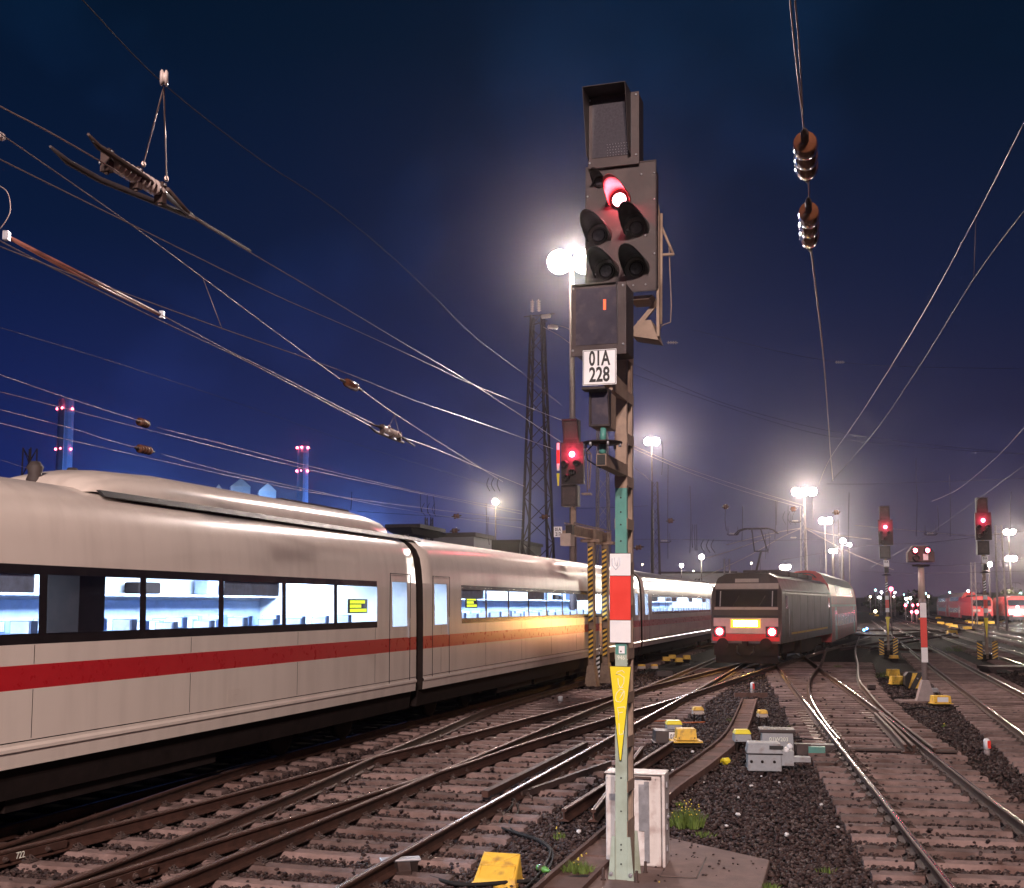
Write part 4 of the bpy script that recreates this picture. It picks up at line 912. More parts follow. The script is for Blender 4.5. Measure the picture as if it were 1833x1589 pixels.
# ------------------------------------------------------------------ red locomotives waiting far right
def red_loco(x, y, ang, label, lit):
    t = local_empty('red_locomotive', label, 'locomotive', x, y, ang, 'red electric locomotives')
    p = [(1.45, .9), (1.47, 2.9), (1.3, 3.5), (.9, 3.72), (-.9, 3.72), (-1.3, 3.5), (-1.47, 2.9), (-1.45, .9)]
    fy = lambda z: 0 if z < 2.2 else (z - 2.2) * .28
    mb = MB(); shell(mb, [([fy(w) for u, w in p], p), (1.2, p), (16.3, p)]); mb.obj('body', 'locored', t, .03)
    def pan(x0, x1, z0, z1, off, mtl, name, par=t):
        m_ = MB(); a, b = fy(z0) - off, fy(z1) - off; m_.add([(x0, a, z0), (x1, a, z0), (x1, b, z1), (x0, b, z1)], [(0, 1, 2, 3)]); return m_.obj(name, mtl, par)
    pan(-1.2, 1.2, 2.35, 3.2, .02, 'winglass', 'windscreen'); pan(-1.22, -.25, 1.55, 1.85, .02, 'paleroof', 'white_bar'); pan(.25, 1.22, 1.55, 1.85, .02, 'paleroof', 'white_bar')
    b = MB(); b.bb(-1.4, 1.4, -.1, .3, .4, .9); b.obj('buffer_beam', 'under', t)
    for x_ in (-.9, .9):
        b = MB(); b.lathe([(0, .1), (.35, .1), (.36, .24), (.4, .24)], (x_, -.1, 1.0), (x_, -9, 1.0), 12); b.obj('buffer', 'under', t)
        b = MB(); b.lathe([(0, .17), (.03, .15), (.05, .05)], (x_, -.02, 1.32 if lit else 1.25), (x_, -9, 1.32 if lit else 1.25), 12); b.obj('headlamp', 'e_white' if lit else 'screen', t)
    b = MB(); b.lathe([(0, .16), (.03, .14), (.05, .05)], (0, fy(2.2) - .02, 2.2), (0, -9, 2.2), 12); b.obj('headlamp', 'e_white' if lit else 'screen', t)
    for k in range(4): d = MB(); d.bb(-1.475, -1.466, 2.6 + k * 3.2, 5.4 + k * 3.2, 1.2, 2.8); d.obj('side_panel', 'locored', t)
    mb = MB(); mb.bb(-1.42, 1.42, .2, 16.1, .45, .9); mb.obj('underframe', 'under', t)
    mb = MB(); mb.bb(-.8, .8, 2, 14, 3.7, 3.95); mb.obj('roof_box', 'locoroof', t)
    pantograph(t, 2.8, 3.95, 1.7, 1); bogies(t, (3.6, 12.6))
    if lit: lamp_light('headlamp_light', (0, -1.0, 1.6), 900, (.9, .95, 1), .3, t)
    return t
ra = R(16.4)
red_loco(67.6, 165.5, ra, 'unlit red locomotive with white bars heading the red double deck train', False)
e = Vector((67.6, 165.5, 0)) + Vector((math.sin(ra), math.cos(ra), 0)) * 16.8
double_deck(e.x, e.y, ra, 'red double deck coach just behind the unlit red locomotive')
e = e + Vector((math.sin(ra), math.cos(ra), 0)) * 26.9
double_deck(e.x, e.y, ra, 'red double deck coach at the far end of the waiting red train')
red_loco(71.6, 163, ra, 'red locomotive with three bright white headlamps at the right edge', True)

# ------------------------------------------------------------------ other main signals
def hazard_strip(name, parent, w, h, n, loc, rot, flip=1, bg='yblack', fg='ybox'):
    """black plate with slanting yellow bars"""
    b = MB(); b.bb(-w / 2, w / 2, 0, .006, 0, h); o = b.obj(name, bg, parent); o.location = loc; o.rotation_euler = rot
    st = h / n
    for k in range(n):
        z0 = k * st; q = MB(); q.prism([(-w / 2 * .96, z0 + st * .02), (w / 2 * .96, z0 + st * .02 + flip * w * .55), (w / 2 * .96, z0 + st * .5 + flip * w * .55), (-w / 2 * .96, z0 + st * .5)], 'y', -.004, -.0005)
        for i, v in enumerate(q.v): q.v[i] = (v[0], v[1], min(max(v[2], .004), h - .004))
        q.obj('hazard_bar', fg, o)
    return o
def signal(base, ang, label, plate, up=0., from_z=0., boards=True, glow=45, px_=0.):
    t = thing('main_signal', label, 'signal', base, -ang, 'red main signals')
    m = MB(); m.bb(-.06, .06, 0, .012, from_z, 6.2 + up); m.bb(-.06, .06, .24, .252, from_z, 6.2 + up); m.obj('mast', 'mastbrown', t)
    z = from_z + .3
    while z < 6 + up:
        for sx in (-1, 1): b = MB(); b.bb(sx * .054, sx * .06, .012, .24, z, z + .12); b.obj('batten', 'mastbrown', t)
        z += .55
    b = MB(); b.bb(-.35, .405, -.12, .1, 6.03 + up, 7.42 + up); bd = b.obj('lamp_board', 'darkcase', t, .01)
    b = MB(); frame_y(b, -.354, .409, 6.026 + up, 7.424 + up, -.13, -.118, .014); b.obj('board_rim', 'casebrown', bd)
    b = MB(); b.bb(-.28, .27, -.15, .12, 7.36 + up, 8.17 + up); o = b.obj('top_indicator', 'darkcase', t, .01)
    b = MB(); b.bb(-.22, .20, -.156, -.151, 7.52 + up, 8.1 + up); b.obj('screen', 'casebrown', o)
    b = MB(); b.bb(-.26, .24, -.42, -.152, 8.15 + up, 8.165 + up); b.prism([(-.152, 7.5 + up), (-.42, 8.148 + up), (-.152, 8.148 + up)], 'x', -.26, -.25); b.prism([(-.152, 7.5 + up), (-.42, 8.148 + up), (-.152, 8.148 + up)], 'x', .23, .24); b.obj('visor', 'darkcase', o)
    b = MB(); b.bb(-.32, .24, -.3, .1, 5.28 + up, 5.98 + up); o = b.obj('lower_indicator', 'darkcase', t, .01)
    b = MB(); b.bb(-.26, .16, -.306, -.301, 5.36 + up, 5.9 + up); b.obj('screen', 'casebrown', o)
    b = MB(); b.bb(-.3, .22, -.5, -.302, 5.962 + up, 5.975 + up); b.obj('visor', 'darkcase', o)
    b = MB(); b.lathe([(0, .10), (.03, .085), (.04, .03)], (.02, -.13, 7.02 + up), (.02, -9, 7.02 + up), 16); b.obj('red_lamp', 'e_red', t)
    for x, zz in ((-.2, 6.7), (.2, 6.7), (.05, 6.42), (-.15, 6.25)):
        b = MB(); b.lathe([(0, .11), (.3, .10), (.3, .08), (.02, .08)], (x, -.12, zz + up), (x, -9, zz + up - .4), 12); b.obj('lamp_hood', 'black', t)
    pz = 5.02 + (up * .2)
    b = MB(); b.bb(px_ - .14, px_ + .14, -.32, -.31, pz - .17, pz + .17); p_ = b.obj('number_plate', 'white', t); b = MB(); b.bb(min(px_, -.03), .03, -.31, -.25, pz - .05, pz + .05); b.obj('plate_arm', 'mastbrown', t)
    if plate:
        for k, s_ in enumerate(plate):
            if s_: text(s_, .165, 'ink', p_, (px_, -.322, pz + .075 - .155 * k), sx=.72, bold=.004)
    b = MB(); b.bb(-.12, .1, -.5, -.2, 4.5 + up * .8, 4.78 + up * .8); b.bb(-.15, .12, -.62, -.5, 4.78 + up * .8, 4.8 + up * .8); b.bb(-.03, .03, -.2, .0, 4.55 + up * .8, 4.65 + up * .8); b.obj('small_indicator', 'darkcase', t)
    if boards:
        b = MB(); b.lathe([(0, .04), (.01, .26), (.03, .26), (.10, .06)], (0, -.2, 4.36), (0, -.2, 9), 14); b.obj('mounting_disc', 'darkcase', t)
        hazard_strip('hazard_strip', t, .12, .55, 4, (0, -.008, 3.45), (0, 0, 0), 1, 'yblack', 'white')
        b = MB(); b.bb(-.1, .1, -.03, -.02, 2.36, 3.28); mb_ = b.obj('mast_board', 'black', t)
        for z0, z1, mt in ((2.37, 2.6, 'white'), (2.6, 3.04, 'red'), (3.04, 3.27, 'white')): b = MB(); b.bb(-.095, .095, -.034, -.031, z0, z1 - .004); b.obj('red_field' if mt == 'red' else 'white_field', mt, mb_)
        b = MB(); b.prism([(-.10, 2.12), (.10, 2.12), (.012, 1.15), (-.012, 1.15)], 'y', -.03, -.022); b.obj('yellow_board', 'yellow', t)
        for sx in (-1, 1): hazard_strip('hazard_guard', t, .26, .92, 6, (sx * .36, -.05, .06), (0, 0, 0), sx)
        b = MB(); b.bb(-.28, .28, -.06, .3, -.04, .08); b.bb(-.2, .2, .0, .26, .08, .3); b.obj('foot', 'under', t)
    if glow: lamp_light('red_lamp_light', (.02, -.35, 7.02 + up), glow, (1, .05, .12), .08, t)
    return t
signal(G(1591, 1174), R(14), 'red signal on a dark mast beside the tail of the dark locomotive train', ('01A', ''), glow=70)
signal(G(1768, 1182), R(12), 'red signal on a dark mast standing before the lit red locomotive', ('01A', ''), glow=70)
P217 = Vector((2.0, 37.7, 0))
t = signal(P217, R(16), 'red signal with plate 01A 217 mounted on a beam above the two striped posts', ('01A', '217'), up=.72, from_z=5.1, boards=False, glow=110, px_=-.42)
b = MB(); b.bb(-.50, -.40, -.13, -.12, 7.2, 8.15); o = b.obj('side_board', 'black', t)
for z0, z1, mt in ((7.21, 7.45, 'white'), (7.45, 7.9, 'red'), (7.9, 8.14, 'white')): b = MB(); b.bb(-.495, -.405, -.135, -.131, z0, z1 - .005); b.obj('red_field' if mt == 'red' else 'white_field', mt, o)
b = MB(); b.prism([(-.505, 7.12), (-.405, 7.12), (-.43, 6.7), (-.475, 6.7)], 'y', -.135, -.125); b.obj('yellow_board', 'yellow', t)
b = MB()
for p, q in (((.42, .1, 8.0), (.62, .1, 7.75)), ((.62, .1, 7.75), (.55, .1, 6.6)), ((.42, .1, 7.8), (.62, .1, 7.75)), ((.5, .1, 7.7), (.48, .1, 6.5))): b.tube([p, q], .022, 6)
b.bb(.3, .6, 0, .3, 6.4, 6.46); b.obj('safety_rail', 'mastbrown', t)
# gantry that carries it
g1, g2 = G(1060, 1228), G(1085, 1222); gd = (g2 - g1); ga = math.atan2(gd.x, gd.y)
t = thing('signal_gantry', 'brown steel gantry of two striped posts with a beam, before the white train', 'gantry', g1, -ga)
L12 = gd.length
for k, y in enumerate((0, L12)):
    b = MB(); b.bb(-.11, -.095, y - .11, y + .11, .1, 4.95); b.bb(.095, .11, y - .11, y + .11, .1, 4.95); b.bb(-.095, .095, y - .01, y + .01, .1, 4.95); po = b.obj('post', 'mastbrown', t)
    b = MB(); b.prism([(-.22, 0), (.22, 0), (.12, .7), (-.12, .7)], 'y', y - .2, y + .2); b.obj('post_foot', 'mastbrown', po)
    b = MB(); b.bb(-.35, .35, y - .16, y + .16, 4.95, 5.05); b.bb(-.2, .2, y - .14, y + .14, 5.06, 5.38); b.obj('post_head', 'mastbrown', po)
    hazard_strip('hazard_strip', t, .17, 2.6, 15, (0, y - .125, 2.2), (0, 0, 0), 1)
    hazard_strip('faded_hazard_strip', t, .17, 1.0, 6, (0, y - .125, .95), (0, 0, 0), 1)
b = MB(); b.bb(-.12, .12, -2.6, L12 + .35, 5.06, 5.36); b.obj('beam', 'mastbrown', t)
b = MB(); b.bb(-.16, -.13, -2.6, L12 + .35, 5.43, 5.47); b.bb(.13, .16, -2.6, L12 + .35, 5.43, 5.47); b.obj('cable_tray', 'mastbrown', t)
b = MB(); b.bb(-.25, .1, -2.75, -2.3, 4.7, 5.1); b.obj('junction_box', 'paleroof', t)
hazard_strip('hazard_guard', t, .22, 1.3, 8, (-.28, L12 - .2, .1), (0, 0, 0), 1, 'yblack', 'white')

# ------------------------------------------------------------------ octagonal shunting signal and things round its foot
b0 = G(1657, 1256); t = thing('shunting_signal', 'octagonal shunting signal with two red lamps on a grey post right of the turnout', 'signal', b0, -R(10))
b = MB(); b.prism([(-.37, 4.03), (.37, 4.03), (.37, 4.30), (.22, 4.49), (-.22, 4.49), (-.37, 4.30)], 'y', -.10, .12); hd = b.obj('head', 'casebrown', t, .01)
b = MB(); b.prism([(-.39, 4.02), (.39, 4.02), (.39, 4.31), (.23, 4.51), (-.23, 4.51), (-.39, 4.31)], 'y', .122, .135); b.obj('back_plate', 'paleroof', hd)
for x in (-.17, .17):
    b = MB(); b.lathe([(0, .10), (.16, .095), (.16, .075), (.02, .075)], (x, -.1, 4.36), (x, -9, 4.3), 14); b.obj('lamp_hood', 'black', t)
    b = MB(); b.lathe([(0, .075), (.03, .06)], (x, -.105, 4.36), (x, -9, 4.36), 14); b.obj('red_lamp', 'e_red', t)
lamp_light('red_lamp_light', (0, -.9, 4.3), 9, (1, .05, .12), .1, t)
for x, zz in ((-.15, 4.14),): b = MB(); b.lathe([(0, .10), (.14, .09), (.14, .07), (.02, .07)], (x, -.1, zz), (x, -9, zz), 14); b.obj('lamp_hood', 'black', t)
b = MB(); b.bb(.05, .19, -.108, -.101, 4.08, 4.26); pl = b.obj('number_plate', 'white', t)
b = MB(); b.lathe([(0, .24), (.05, .26), (.06, .1)], (0, .02, 3.9), (0, .02, 9), 14); b.obj('collar', 'darkcase', t)
b = MB(); b.lathe([(0, .105), (1.05, .085)], (0, .02, 2.88), (0, .02, 9), 14); b.obj('upper_post', 'paleroof', t)
b = MB(); b.lathe([(0, .08), (2.3, .075)], (0, .02, .6), (0, .02, 9), 12); b.bb(-.09, .09, -.08, .1, 2.84, 2.95); b.obj('post', 'pole', t)
b = MB(); b.bb(-.095, .095, -.085, -.075, 1.12, 2.86); bo = b.obj('mast_board', 'black', t)
for z0, z1, mt in ((1.13, 1.56, 'white'), (1.56, 2.42, 'red'), (2.42, 2.85, 'white')): b = MB(); b.bb(-.09, .09, -.089, -.086, z0, z1 - .005); b.obj('red_field' if mt == 'red' else 'white_field', mt, bo)
b = MB(); b.prism([(-.27, 0), (.27, 0), (.09, .62), (-.09, .62)], 'y', -.15, .2); b.obj('foot', 'pole', t)
b = MB(); b.bb(-.75, .1, -.3, .5, -.05, .035); o = b.obj('signal_slab', 'concrete'); o.location = b0; tag(o, 'pale concrete slab under the foot of the octagonal shunting signal', 'slab')

hz = G(1640, 1234); t = thing('hazard_board', 'black and yellow striped eight sided board standing left of the shunting signal', 'board', hz, -R(6))
b = MB(); oc = [(-.34, .14), (-.24, .02), (.24, .02), (.34, .14), (.34, .44), (.24, .56), (-.24, .56), (-.34, .44)]; b.prism(oc, 'y', 0, .35); o = b.obj('panel', 'yblack', t, .01)
for x0, in ((-.36,), (-.02,), (.32,)):
    q = MB(); q.prism([(x0, .04), (x0 + .15, .04), (x0 + .42, .54), (x0 + .27, .54)], 'y', -.008, -.001)
    for i, v in enumerate(q.v):
        zz = v[2]; lim = .33 - max(0, .14 - zz) * .8 - max(0, zz - .44) * .8
        q.v[i] = (min(max(v[0], -lim), lim), v[1], zz)
    q.obj('yellow_bar', 'ybox', o)
b = MB(); b.ball((.05, -.02, .36), .03); b.obj('lock', 'galv', o)

def ybox(px, py, w, d, h, label, rz=0., mtl='ybox', legs=.06, plate=None, group=None, name='track_box', lid=None, rim=True):
    p = G(px, py); t = thing(name, label, 'track box', p, rz, group)
    b = MB(); b.box((0, d / 2, legs + h / 2), (w, d, h), 0, None, .92); b.obj('housing', mtl, t, .012)
    if lid: b = MB(); b.box((0, d / 2, legs + h + .045), (w * .98, d * .98, .08), 0, None, .78); b.obj('lid', lid, t, .012)
    elif rim: b = MB(); b.box((0, d / 2, legs + .012), (w * 1.12, d * 1.12, .02)); b.obj('rim', mtl, t)
    if legs > .1:
        for sx in (-1, 1): b = MB(); b.bb(sx * w * .35 - .02, sx * w * .35 + .02, d * .3, d * .5, -.06, legs); b.obj('leg', 'under', t)
    else: b = MB(); b.bb(-w * .4, w * .4, d * .1, d * .9, -.06, legs); b.obj('plinth', 'under', t)
    for sx in (-1, 1): b = MB(); b.lathe([(0, .016), (.012, .016), (.012, .008), (.02, .008)], (sx * w * .38, .012, legs + h * .2), (sx * w * .38, -9, legs + h * .2), 6, smooth=False); b.obj('bolt', 'clip', t)
    b = MB(); b.tube([(w * .45, d * .6, legs * .6), (w * .62, d * .5, .0), (w * .95, d * .2, -.03), (w * 1.5, d * .6, -.04)], .014, 6); b.obj('cable', 'cable', t)
    if plate:
        b = MB(); b.bb(-w * .3, w * .3, -.012, -.004, legs + h * .25, legs + h * .85); b.obj('plate', 'white', t)
    return t
yg = 'low track boxes on the ballast'
ybox(1601, 1213, .46, .3, .26, 'upper orange yellow box left of the striped hazard board', group=yg)
ybox(1609, 1228, .50, .3, .27, 'lower orange yellow box touching the striped hazard board', group=yg)
t = ybox(1688, 1264, .50, .34, .22, 'orange yellow box with white plate at the foot of the shunting signal', plate=True, group=yg)
ybox(1674, 1246, .24, .2, .12, 'small grey box with cable just right of the shunting signal foot', mtl='grey', legs=.12, group=yg)
ybox(1562, 1238, .24, .2, .12, 'small brown box by the right curved rail of the turnout', mtl='casebrown', legs=.1, group=yg)
ybox(1602, 1182, .40, .3, .16, 'dull orange box before the mast of the red signal by the coach train', legs=.1, group=yg)
# left yard boxes near the white train
for k, (x, y, lab) in enumerate(((1193, 1185, 'front left one of four orange boxes beside the passing white train'), (1216, 1187, 'front right one of four orange boxes beside the passing white train'), (1204, 1181, 'rear left one of four orange boxes beside the passing white train'), (1230, 1182, 'rear right one of four orange boxes beside the passing white train'))):
    ybox(x, y, .36, .3, .2, lab, group=yg)
ybox(1149, 1203, .34, .25, .10, 'small yellow lidded box just right of the green mast', mtl='paleroof', legs=.14, lid='ybox', group=yg)
ybox(1172, 1203, .30, .25, .10, 'small yellow lidded box beside a long grey one', mtl='paleroof', legs=.14, lid='ybox', group=yg)
ybox(1190, 1212, .66, .4, .2, 'long brownish grey box lying beyond the rusty switch rails', mtl='casebrown', legs=.03, group=yg)
t = ybox(1230, 1338, .40, .36, .22, 'orange yellow box on a dark tray left of the cable duct', legs=.14, group=yg)
b = MB(); b.bb(-.3, .3, -.08, .44, .10, .125); b.obj('tray', 'ybox', t); b = MB(); b.bb(-.28, .28, -.05, .4, .02, .06); b.obj('under_frame', 'under', t)
text('~~~~', .05, 'ink', t, (-.04, -.012, .28), sx=.8) if False else None
t = ybox(1208, 1328, .34, .3, .24, 'grey box with bright yellow lid behind the orange tray box', mtl='grey', legs=.1, lid='yellow', group=yg)
t = ybox(1196, 1332, .52, .55, .24, 'dark grey point box with white plate reading 01W2 by the loose rails', mtl='casebrown', legs=.02, group=yg, name='point_box')
b = MB(); b.bb(.02, .27, -.014, -.006, .06, .24); q = b.obj('plate', 'white', t); text('01W2', .13, 'ink', t, (.145, -.016, .15), sx=.62, bold=.003)
t = ybox(1331, 1343, .33, .3, .14, 'grey box with bright yellow lid beside the cable duct', mtl='grey', legs=.16, lid='yellow', group=yg)
ybox(1251, 1291, .28, .26, .09, 'small yellow capped post box near the middle of the ballast', mtl='paleroof', legs=.16, lid='ybox', group=yg)
t = ybox(1367, 1300, .24, .24, .08, 'small yellow capped post box right of the cable duct end', mtl='paleroof', legs=.2, lid='ybox', group=yg)
b = MB(); b.tube([G(1368, 1300, .05) - G(1367, 1300), (.05, -.3, .02), (.12, -.8, .01), (.3, -1.3, .01)], .015, 6); b.obj('cable', 'galv', t)
# point machines
pm = G(1376, 1381); t = thing('point_machine', 'grey point machine casing with two round knobs right of the cable duct', 'point machine', pm, -R(8))
b = MB(); b.box((-.06, .25, .14), (.56, .46, .28)); b.obj('housing', 'grey', t, .015)
b = MB(); b.box((-.06, .25, .375), (.60, .50, .17), 0, None, .9); b.obj('lid', 'grey', t, .02)
b = MB(); b.bb(-.36, .24, -.0, .5, .28, .295); b.obj('seam_flange', 'under', t)
b = MB(); b.bb(.02, .25, -.012, .006, .37, .43); b.obj('slot', 'black', t)
for x, z in ((.30, .36), (.36, .42)): b = MB(); b.lathe([(0, .045), (.06, .045), (.07, .02)], (x, .08, z), (x, -9, z), 12); b.obj('knob', 'white', t)
b = MB(); b.bb(.22, .7, .05, .25, .16, .24); b.bb(.22, .42, .02, .35, .1, .34); b.obj('drive_arm', 'grey', t)
for x in (-.28, -.1, .1): b = MB(); b.lathe([(0, .025), (.012, .025), (.012, .012), (.03, .012)], (x, .02, .16), (x, -9, .16), 8); b.obj('bolt', 'under', t)
pm = G(1393, 1350); t = thing('point_machine', 'grey point machine chalked 01W203 next to the turnout rails', 'point machine', pm, -R(9))
b = MB(); b.box((0, .3, .2), (.60, .5, .4), 0, None, .95); b.obj('housing', 'grey', t, .015)
b = MB(); b.box((0, .3, .42), (.66, .54, .06)); b.obj('lid', 'casebrown', t, .01)
for k in range(6): b = MB(); b.ball((-.27 + k * .11, .06, .455), .012, n=6); b.obj('rivet', 'galv', t)
text('01W203', .105, 'chalk', t, (.02, .038, .27), (R(90), 0, 0), .95)
b = MB(); b.bb(.32, 1.05, .15, .45, .05, .17); b.bb(.34, .6, .0, .12, .0, .2); b.obj('rod_cover', 'casebrown', t)
b = MB(); b.bb(.55, .85, -.08, .06, .0, .16); b.obj('green_bracket', 'mastteal', t)
# posts that mark fouling points
def marker(px, py, h, r, label, redside):
    p = G(px, py); t = thing('marker_post', label, 'marker post', p, group='fouling point markers')
    b = MB(); b.lathe([(0, r), (h * .35, r)], (0, 0, -.02), (0, 0, 9), 12); b.obj('stub', 'pole', t)
    b = MB(); b.lathe([(0, r * 1.05), (h * .5, r * 1.05), (h * .62, r * .8), (h * .66, r * .3)], (0, 0, h * .33), (0, 0, 9), 14); b.obj('cap', 'white', t)
    if redside: b = MB(); b.bb(-r * .5 + r * .35, r * .6 + r * .35, -r * 1.12, -r * .5, h * .38, h * .85); b.obj('red_field', 'red', t)
marker(1767, 1350, .30, .055, 'small white marker post with red face right of the turnout', True)
marker(1347, 1241, .36, .06, 'white topped marker post beyond the end of the cable duct', True)
marker(1003, 1259, .22, .07, 'small white stub marker between the white train and the switch rails', False)
# axle counter and yellow wedge near the lower edge
p = G(716, 1566); t = thing('rail_contact', 'grey lidded rail contact box bolted to the near rail', 'rail contact', p, -R(17) - R(60))
b = MB(); b.box((0, 0, .16), (.16, .42, .025)); b.obj('lid', 'galv', t, .008)
b = MB(); b.box((0, 0, .08), (.11, .36, .13)); b.obj('housing', 'under', t)
b = MB(); b.box((.16, .02, .08), (.14, .13, .1), 0, Euler((0, .5, 0)).to_matrix()); b.obj('bracket', 'clip', t)
p = G(884, 1584); t = thing('yellow_cover', 'sloping yellow metal cover with pressed cross near the lower edge', 'cover', p, -R(16))
b = MB(); vs = [(-.225, 0, 0), (.225, 0, 0), (.22, .30, 0), (-.22, .30, 0), (-.21, .02, .05), (.21, .02, .05), (.195, .29, .26), (-.195, .29, .26), (-.13, .06, .098), (.13, .06, .098)]
b.add(vs[:8], [(0, 1, 5, 4), (1, 2, 6, 5), (2, 3, 7, 6), (3, 0, 4, 7), (4, 5, 6, 7)]); b.obj('shell', 'ybox', t, .008)
b = MB(); S4 = lambda u, v: Vector((-.2 + .4 * u, .02 + .27 * v, .053 + .21 * v))
for a, c in (((.03, .97), (.5, .62)), ((.97, .97), (.5, .62)), ((.03, .55), (.5, .68)), ((.97, .55), (.5, .68)), ((.05, .5), (.95, .5)), ((.05, .06), (.05, .5)), ((.95, .06), (.95, .5))): b.tube([S4(*a), S4(*c)], .006, 5)
b.obj('pressed_rib', 'ybox', t)
b = MB(); b.bb(-.235, .235, -.015, .31, -.02, .012); b.obj('rim', 'ybox', t)
# cables, hose, bottle, litter
def cable(pts, r, label, mtl='cable', z=.03, name='cable'):
    P = smooth_path([G(x, y, z + (q[0] if q else 0)) for x, y, *q in pts], 6); b = MB(); b.tube(P, r, 8); tag(b.obj(name, mtl), label, 'cable', 'cables on the ballast')
cable([(915, 1424, .08), (917, 1440, .05), (900, 1462), (894, 1478), (925, 1491), (965, 1505), (985, 1522), (978, 1545), (960, 1570), (940, 1590)], .014, 'black cable snaking from the near rail down to the green bottle')
cable([(920, 1430, .08), (928, 1452), (912, 1470), (918, 1486), (955, 1498), (980, 1512), (990, 1528), (984, 1552), (965, 1580)], .012, 'thinner black cable running alongside the snaking one')
cable([(770, 1570), (830, 1583), (920, 1578), (1000, 1572), (1070, 1568, .03)], .02, 'thick black hose leading to the foot of the green mast')
cable([(1090, 1281), (1140, 1292), (1190, 1290), (1225, 1293), (1262, 1292)], .016, 'orange brown cable lying between the sleeper ends and the boxes', 'orange')
cable([(1385, 1320), (1440, 1322), (1480, 1328), (1520, 1333)], .018, 'dark cable crossing the turnout sleepers')
cable([(1545, 1237), (1580, 1250), (1610, 1248), (1650, 1243)], .02, 'dark cable trailing between the small boxes by the shunting signal')
cable([(1620, 1270), (1650, 1266), (1690, 1272), (1715, 1264), (1745, 1262)], .02, 'dark cable from the shunting signal to the rail on its right')
p = G(974, 1556, .05); t = thing('glass_bottle', 'green glass bottle lying beside the concrete duct by the cables', 'bottle', p, R(-58))
b = MB(); b.lathe([(0, .0), (.004, .03), (.02, .036), (.15, .036), (.18, .026), (.21, .014), (.25, .013), (.252, .016), (.262, .016)], (-.12, 0, 0), (9, 0, 0), 16); b.obj('body', 'bottle', t)
b = MB(); b.lathe([(0, .0372), (.07, .0372)], (-.07, 0, 0), (9, 0, 0), 16); b.obj('label', 'leaf', t)
def crumple(px, py, r, mtl, label, name='litter', cat='litter', grp=None):
    b = MB(); b.ball((0, 0, 0), r, n=9); b.v = [(x * random.uniform(.7, 1.35), y * random.uniform(.7, 1.3), z * random.uniform(.4, 1.0)) for x, y, z in b.v]; b.sm = [False] * len(b.sm)
    o = b.obj(name, mtl); o.location = G(px, py, r * .5); tag(o, label, cat, grp)
crumple(1298, 1361, .085, 'plastic', 'crumpled yellow plastic bag beside the cable duct', 'plastic_bag', 'bag')
for (x, y) in ((1204, 1378), (1363, 1389), (1322, 1427), (1345, 1406), (1718, 1416), (1683, 1272), (1321, 1457), (1300, 1478), (1408, 1493), (1036, 1488), (1260, 1400), (1470, 1440), (1240, 1345), (1395, 1400), (1110, 1360), (1500, 1480)):
    crumple(x, y, random.uniform(.016, .034), 'litter', 'scrap of pale paper litter lying on the dark ballast', 'paper_scrap', 'litter', 'scraps of litter')
def tuft(px, py, n, h, spread, label, flowers=0, z=.0):
    p = G(px, py, z); b = MB()
    for k in range(n):
        a = random.random() * 6.283; r = spread * random.random() ** .7; x, y = r * math.cos(a), r * math.sin(a); hh = h * random.uniform(.4, 1.0) * (1 - .4 * r / spread)
        lx, ly = random.uniform(-.4, .4) * hh + x * .3, random.uniform(-.4, .4) * hh; w = random.uniform(.003, .007); ca, sa = math.cos(a * 3), math.sin(a * 3)
        b.add([(x - w * ca, y - w * sa, -.01), (x + w * ca, y + w * sa, -.01), (x + lx * .4 + w * ca * .7, y + ly * .4 + w * sa * .7, hh * .6), (x + lx * .4 - w * ca * .7, y + ly * .4 - w * sa * .7, hh * .6), (x + lx, y + ly, hh)], [(0, 1, 2, 3), (3, 2, 4)])
    t = thing('weed_tuft', label, 'plant', p, 0, 'weeds on the ballast'); tag(b.obj('blades', 'grass', t), kind='stuff')
    if flowers:
        f = MB()
        for k in range(flowers):
            a = random.random() * 6.283; r = spread * random.random(); f.ball((r * math.cos(a), r * math.sin(a), h * random.uniform(.35, 1.05)), .009, n=6)
        tag(f.obj('flowers', 'flower', t), kind='stuff')
tuft(1228, 1478, 420, .30, .22, 'green weeds with small yellow flowers right of the white cabinet', 26)
tuft(1034, 1562, 260, .17, .15, 'green grass tuft left of the signal foot on the concrete duct', 8, .04)
tuft(1592, 1212, 160, .35, .5, 'faint green weeds beyond the orange boxes')
tuft(1715, 1165, 160, .5, .8, 'weeds between the tracks beyond the shunting signal')
tuft(1375, 1592, 90, .10, .1, 'small weed at the corner of the concrete slab')
tuft(1500, 1195, 80, .2, .2, 'small weed beside the turnout under the coach train') 

for x, y in ((1215, 1440), (1260, 1495), (1180, 1590), (1308, 1290), (1420, 1300), (1690, 1300), (1560, 1285), (1130, 1470), (1000, 1500), (1660, 1230), (1745, 1215), (1480, 1560)):
    tuft(x, y, random.randint(14, 50), random.uniform(.05, .14), random.uniform(.05, .16), 'small sparse weed growing out of the dark ballast', random.choice((0, 0, 3)))
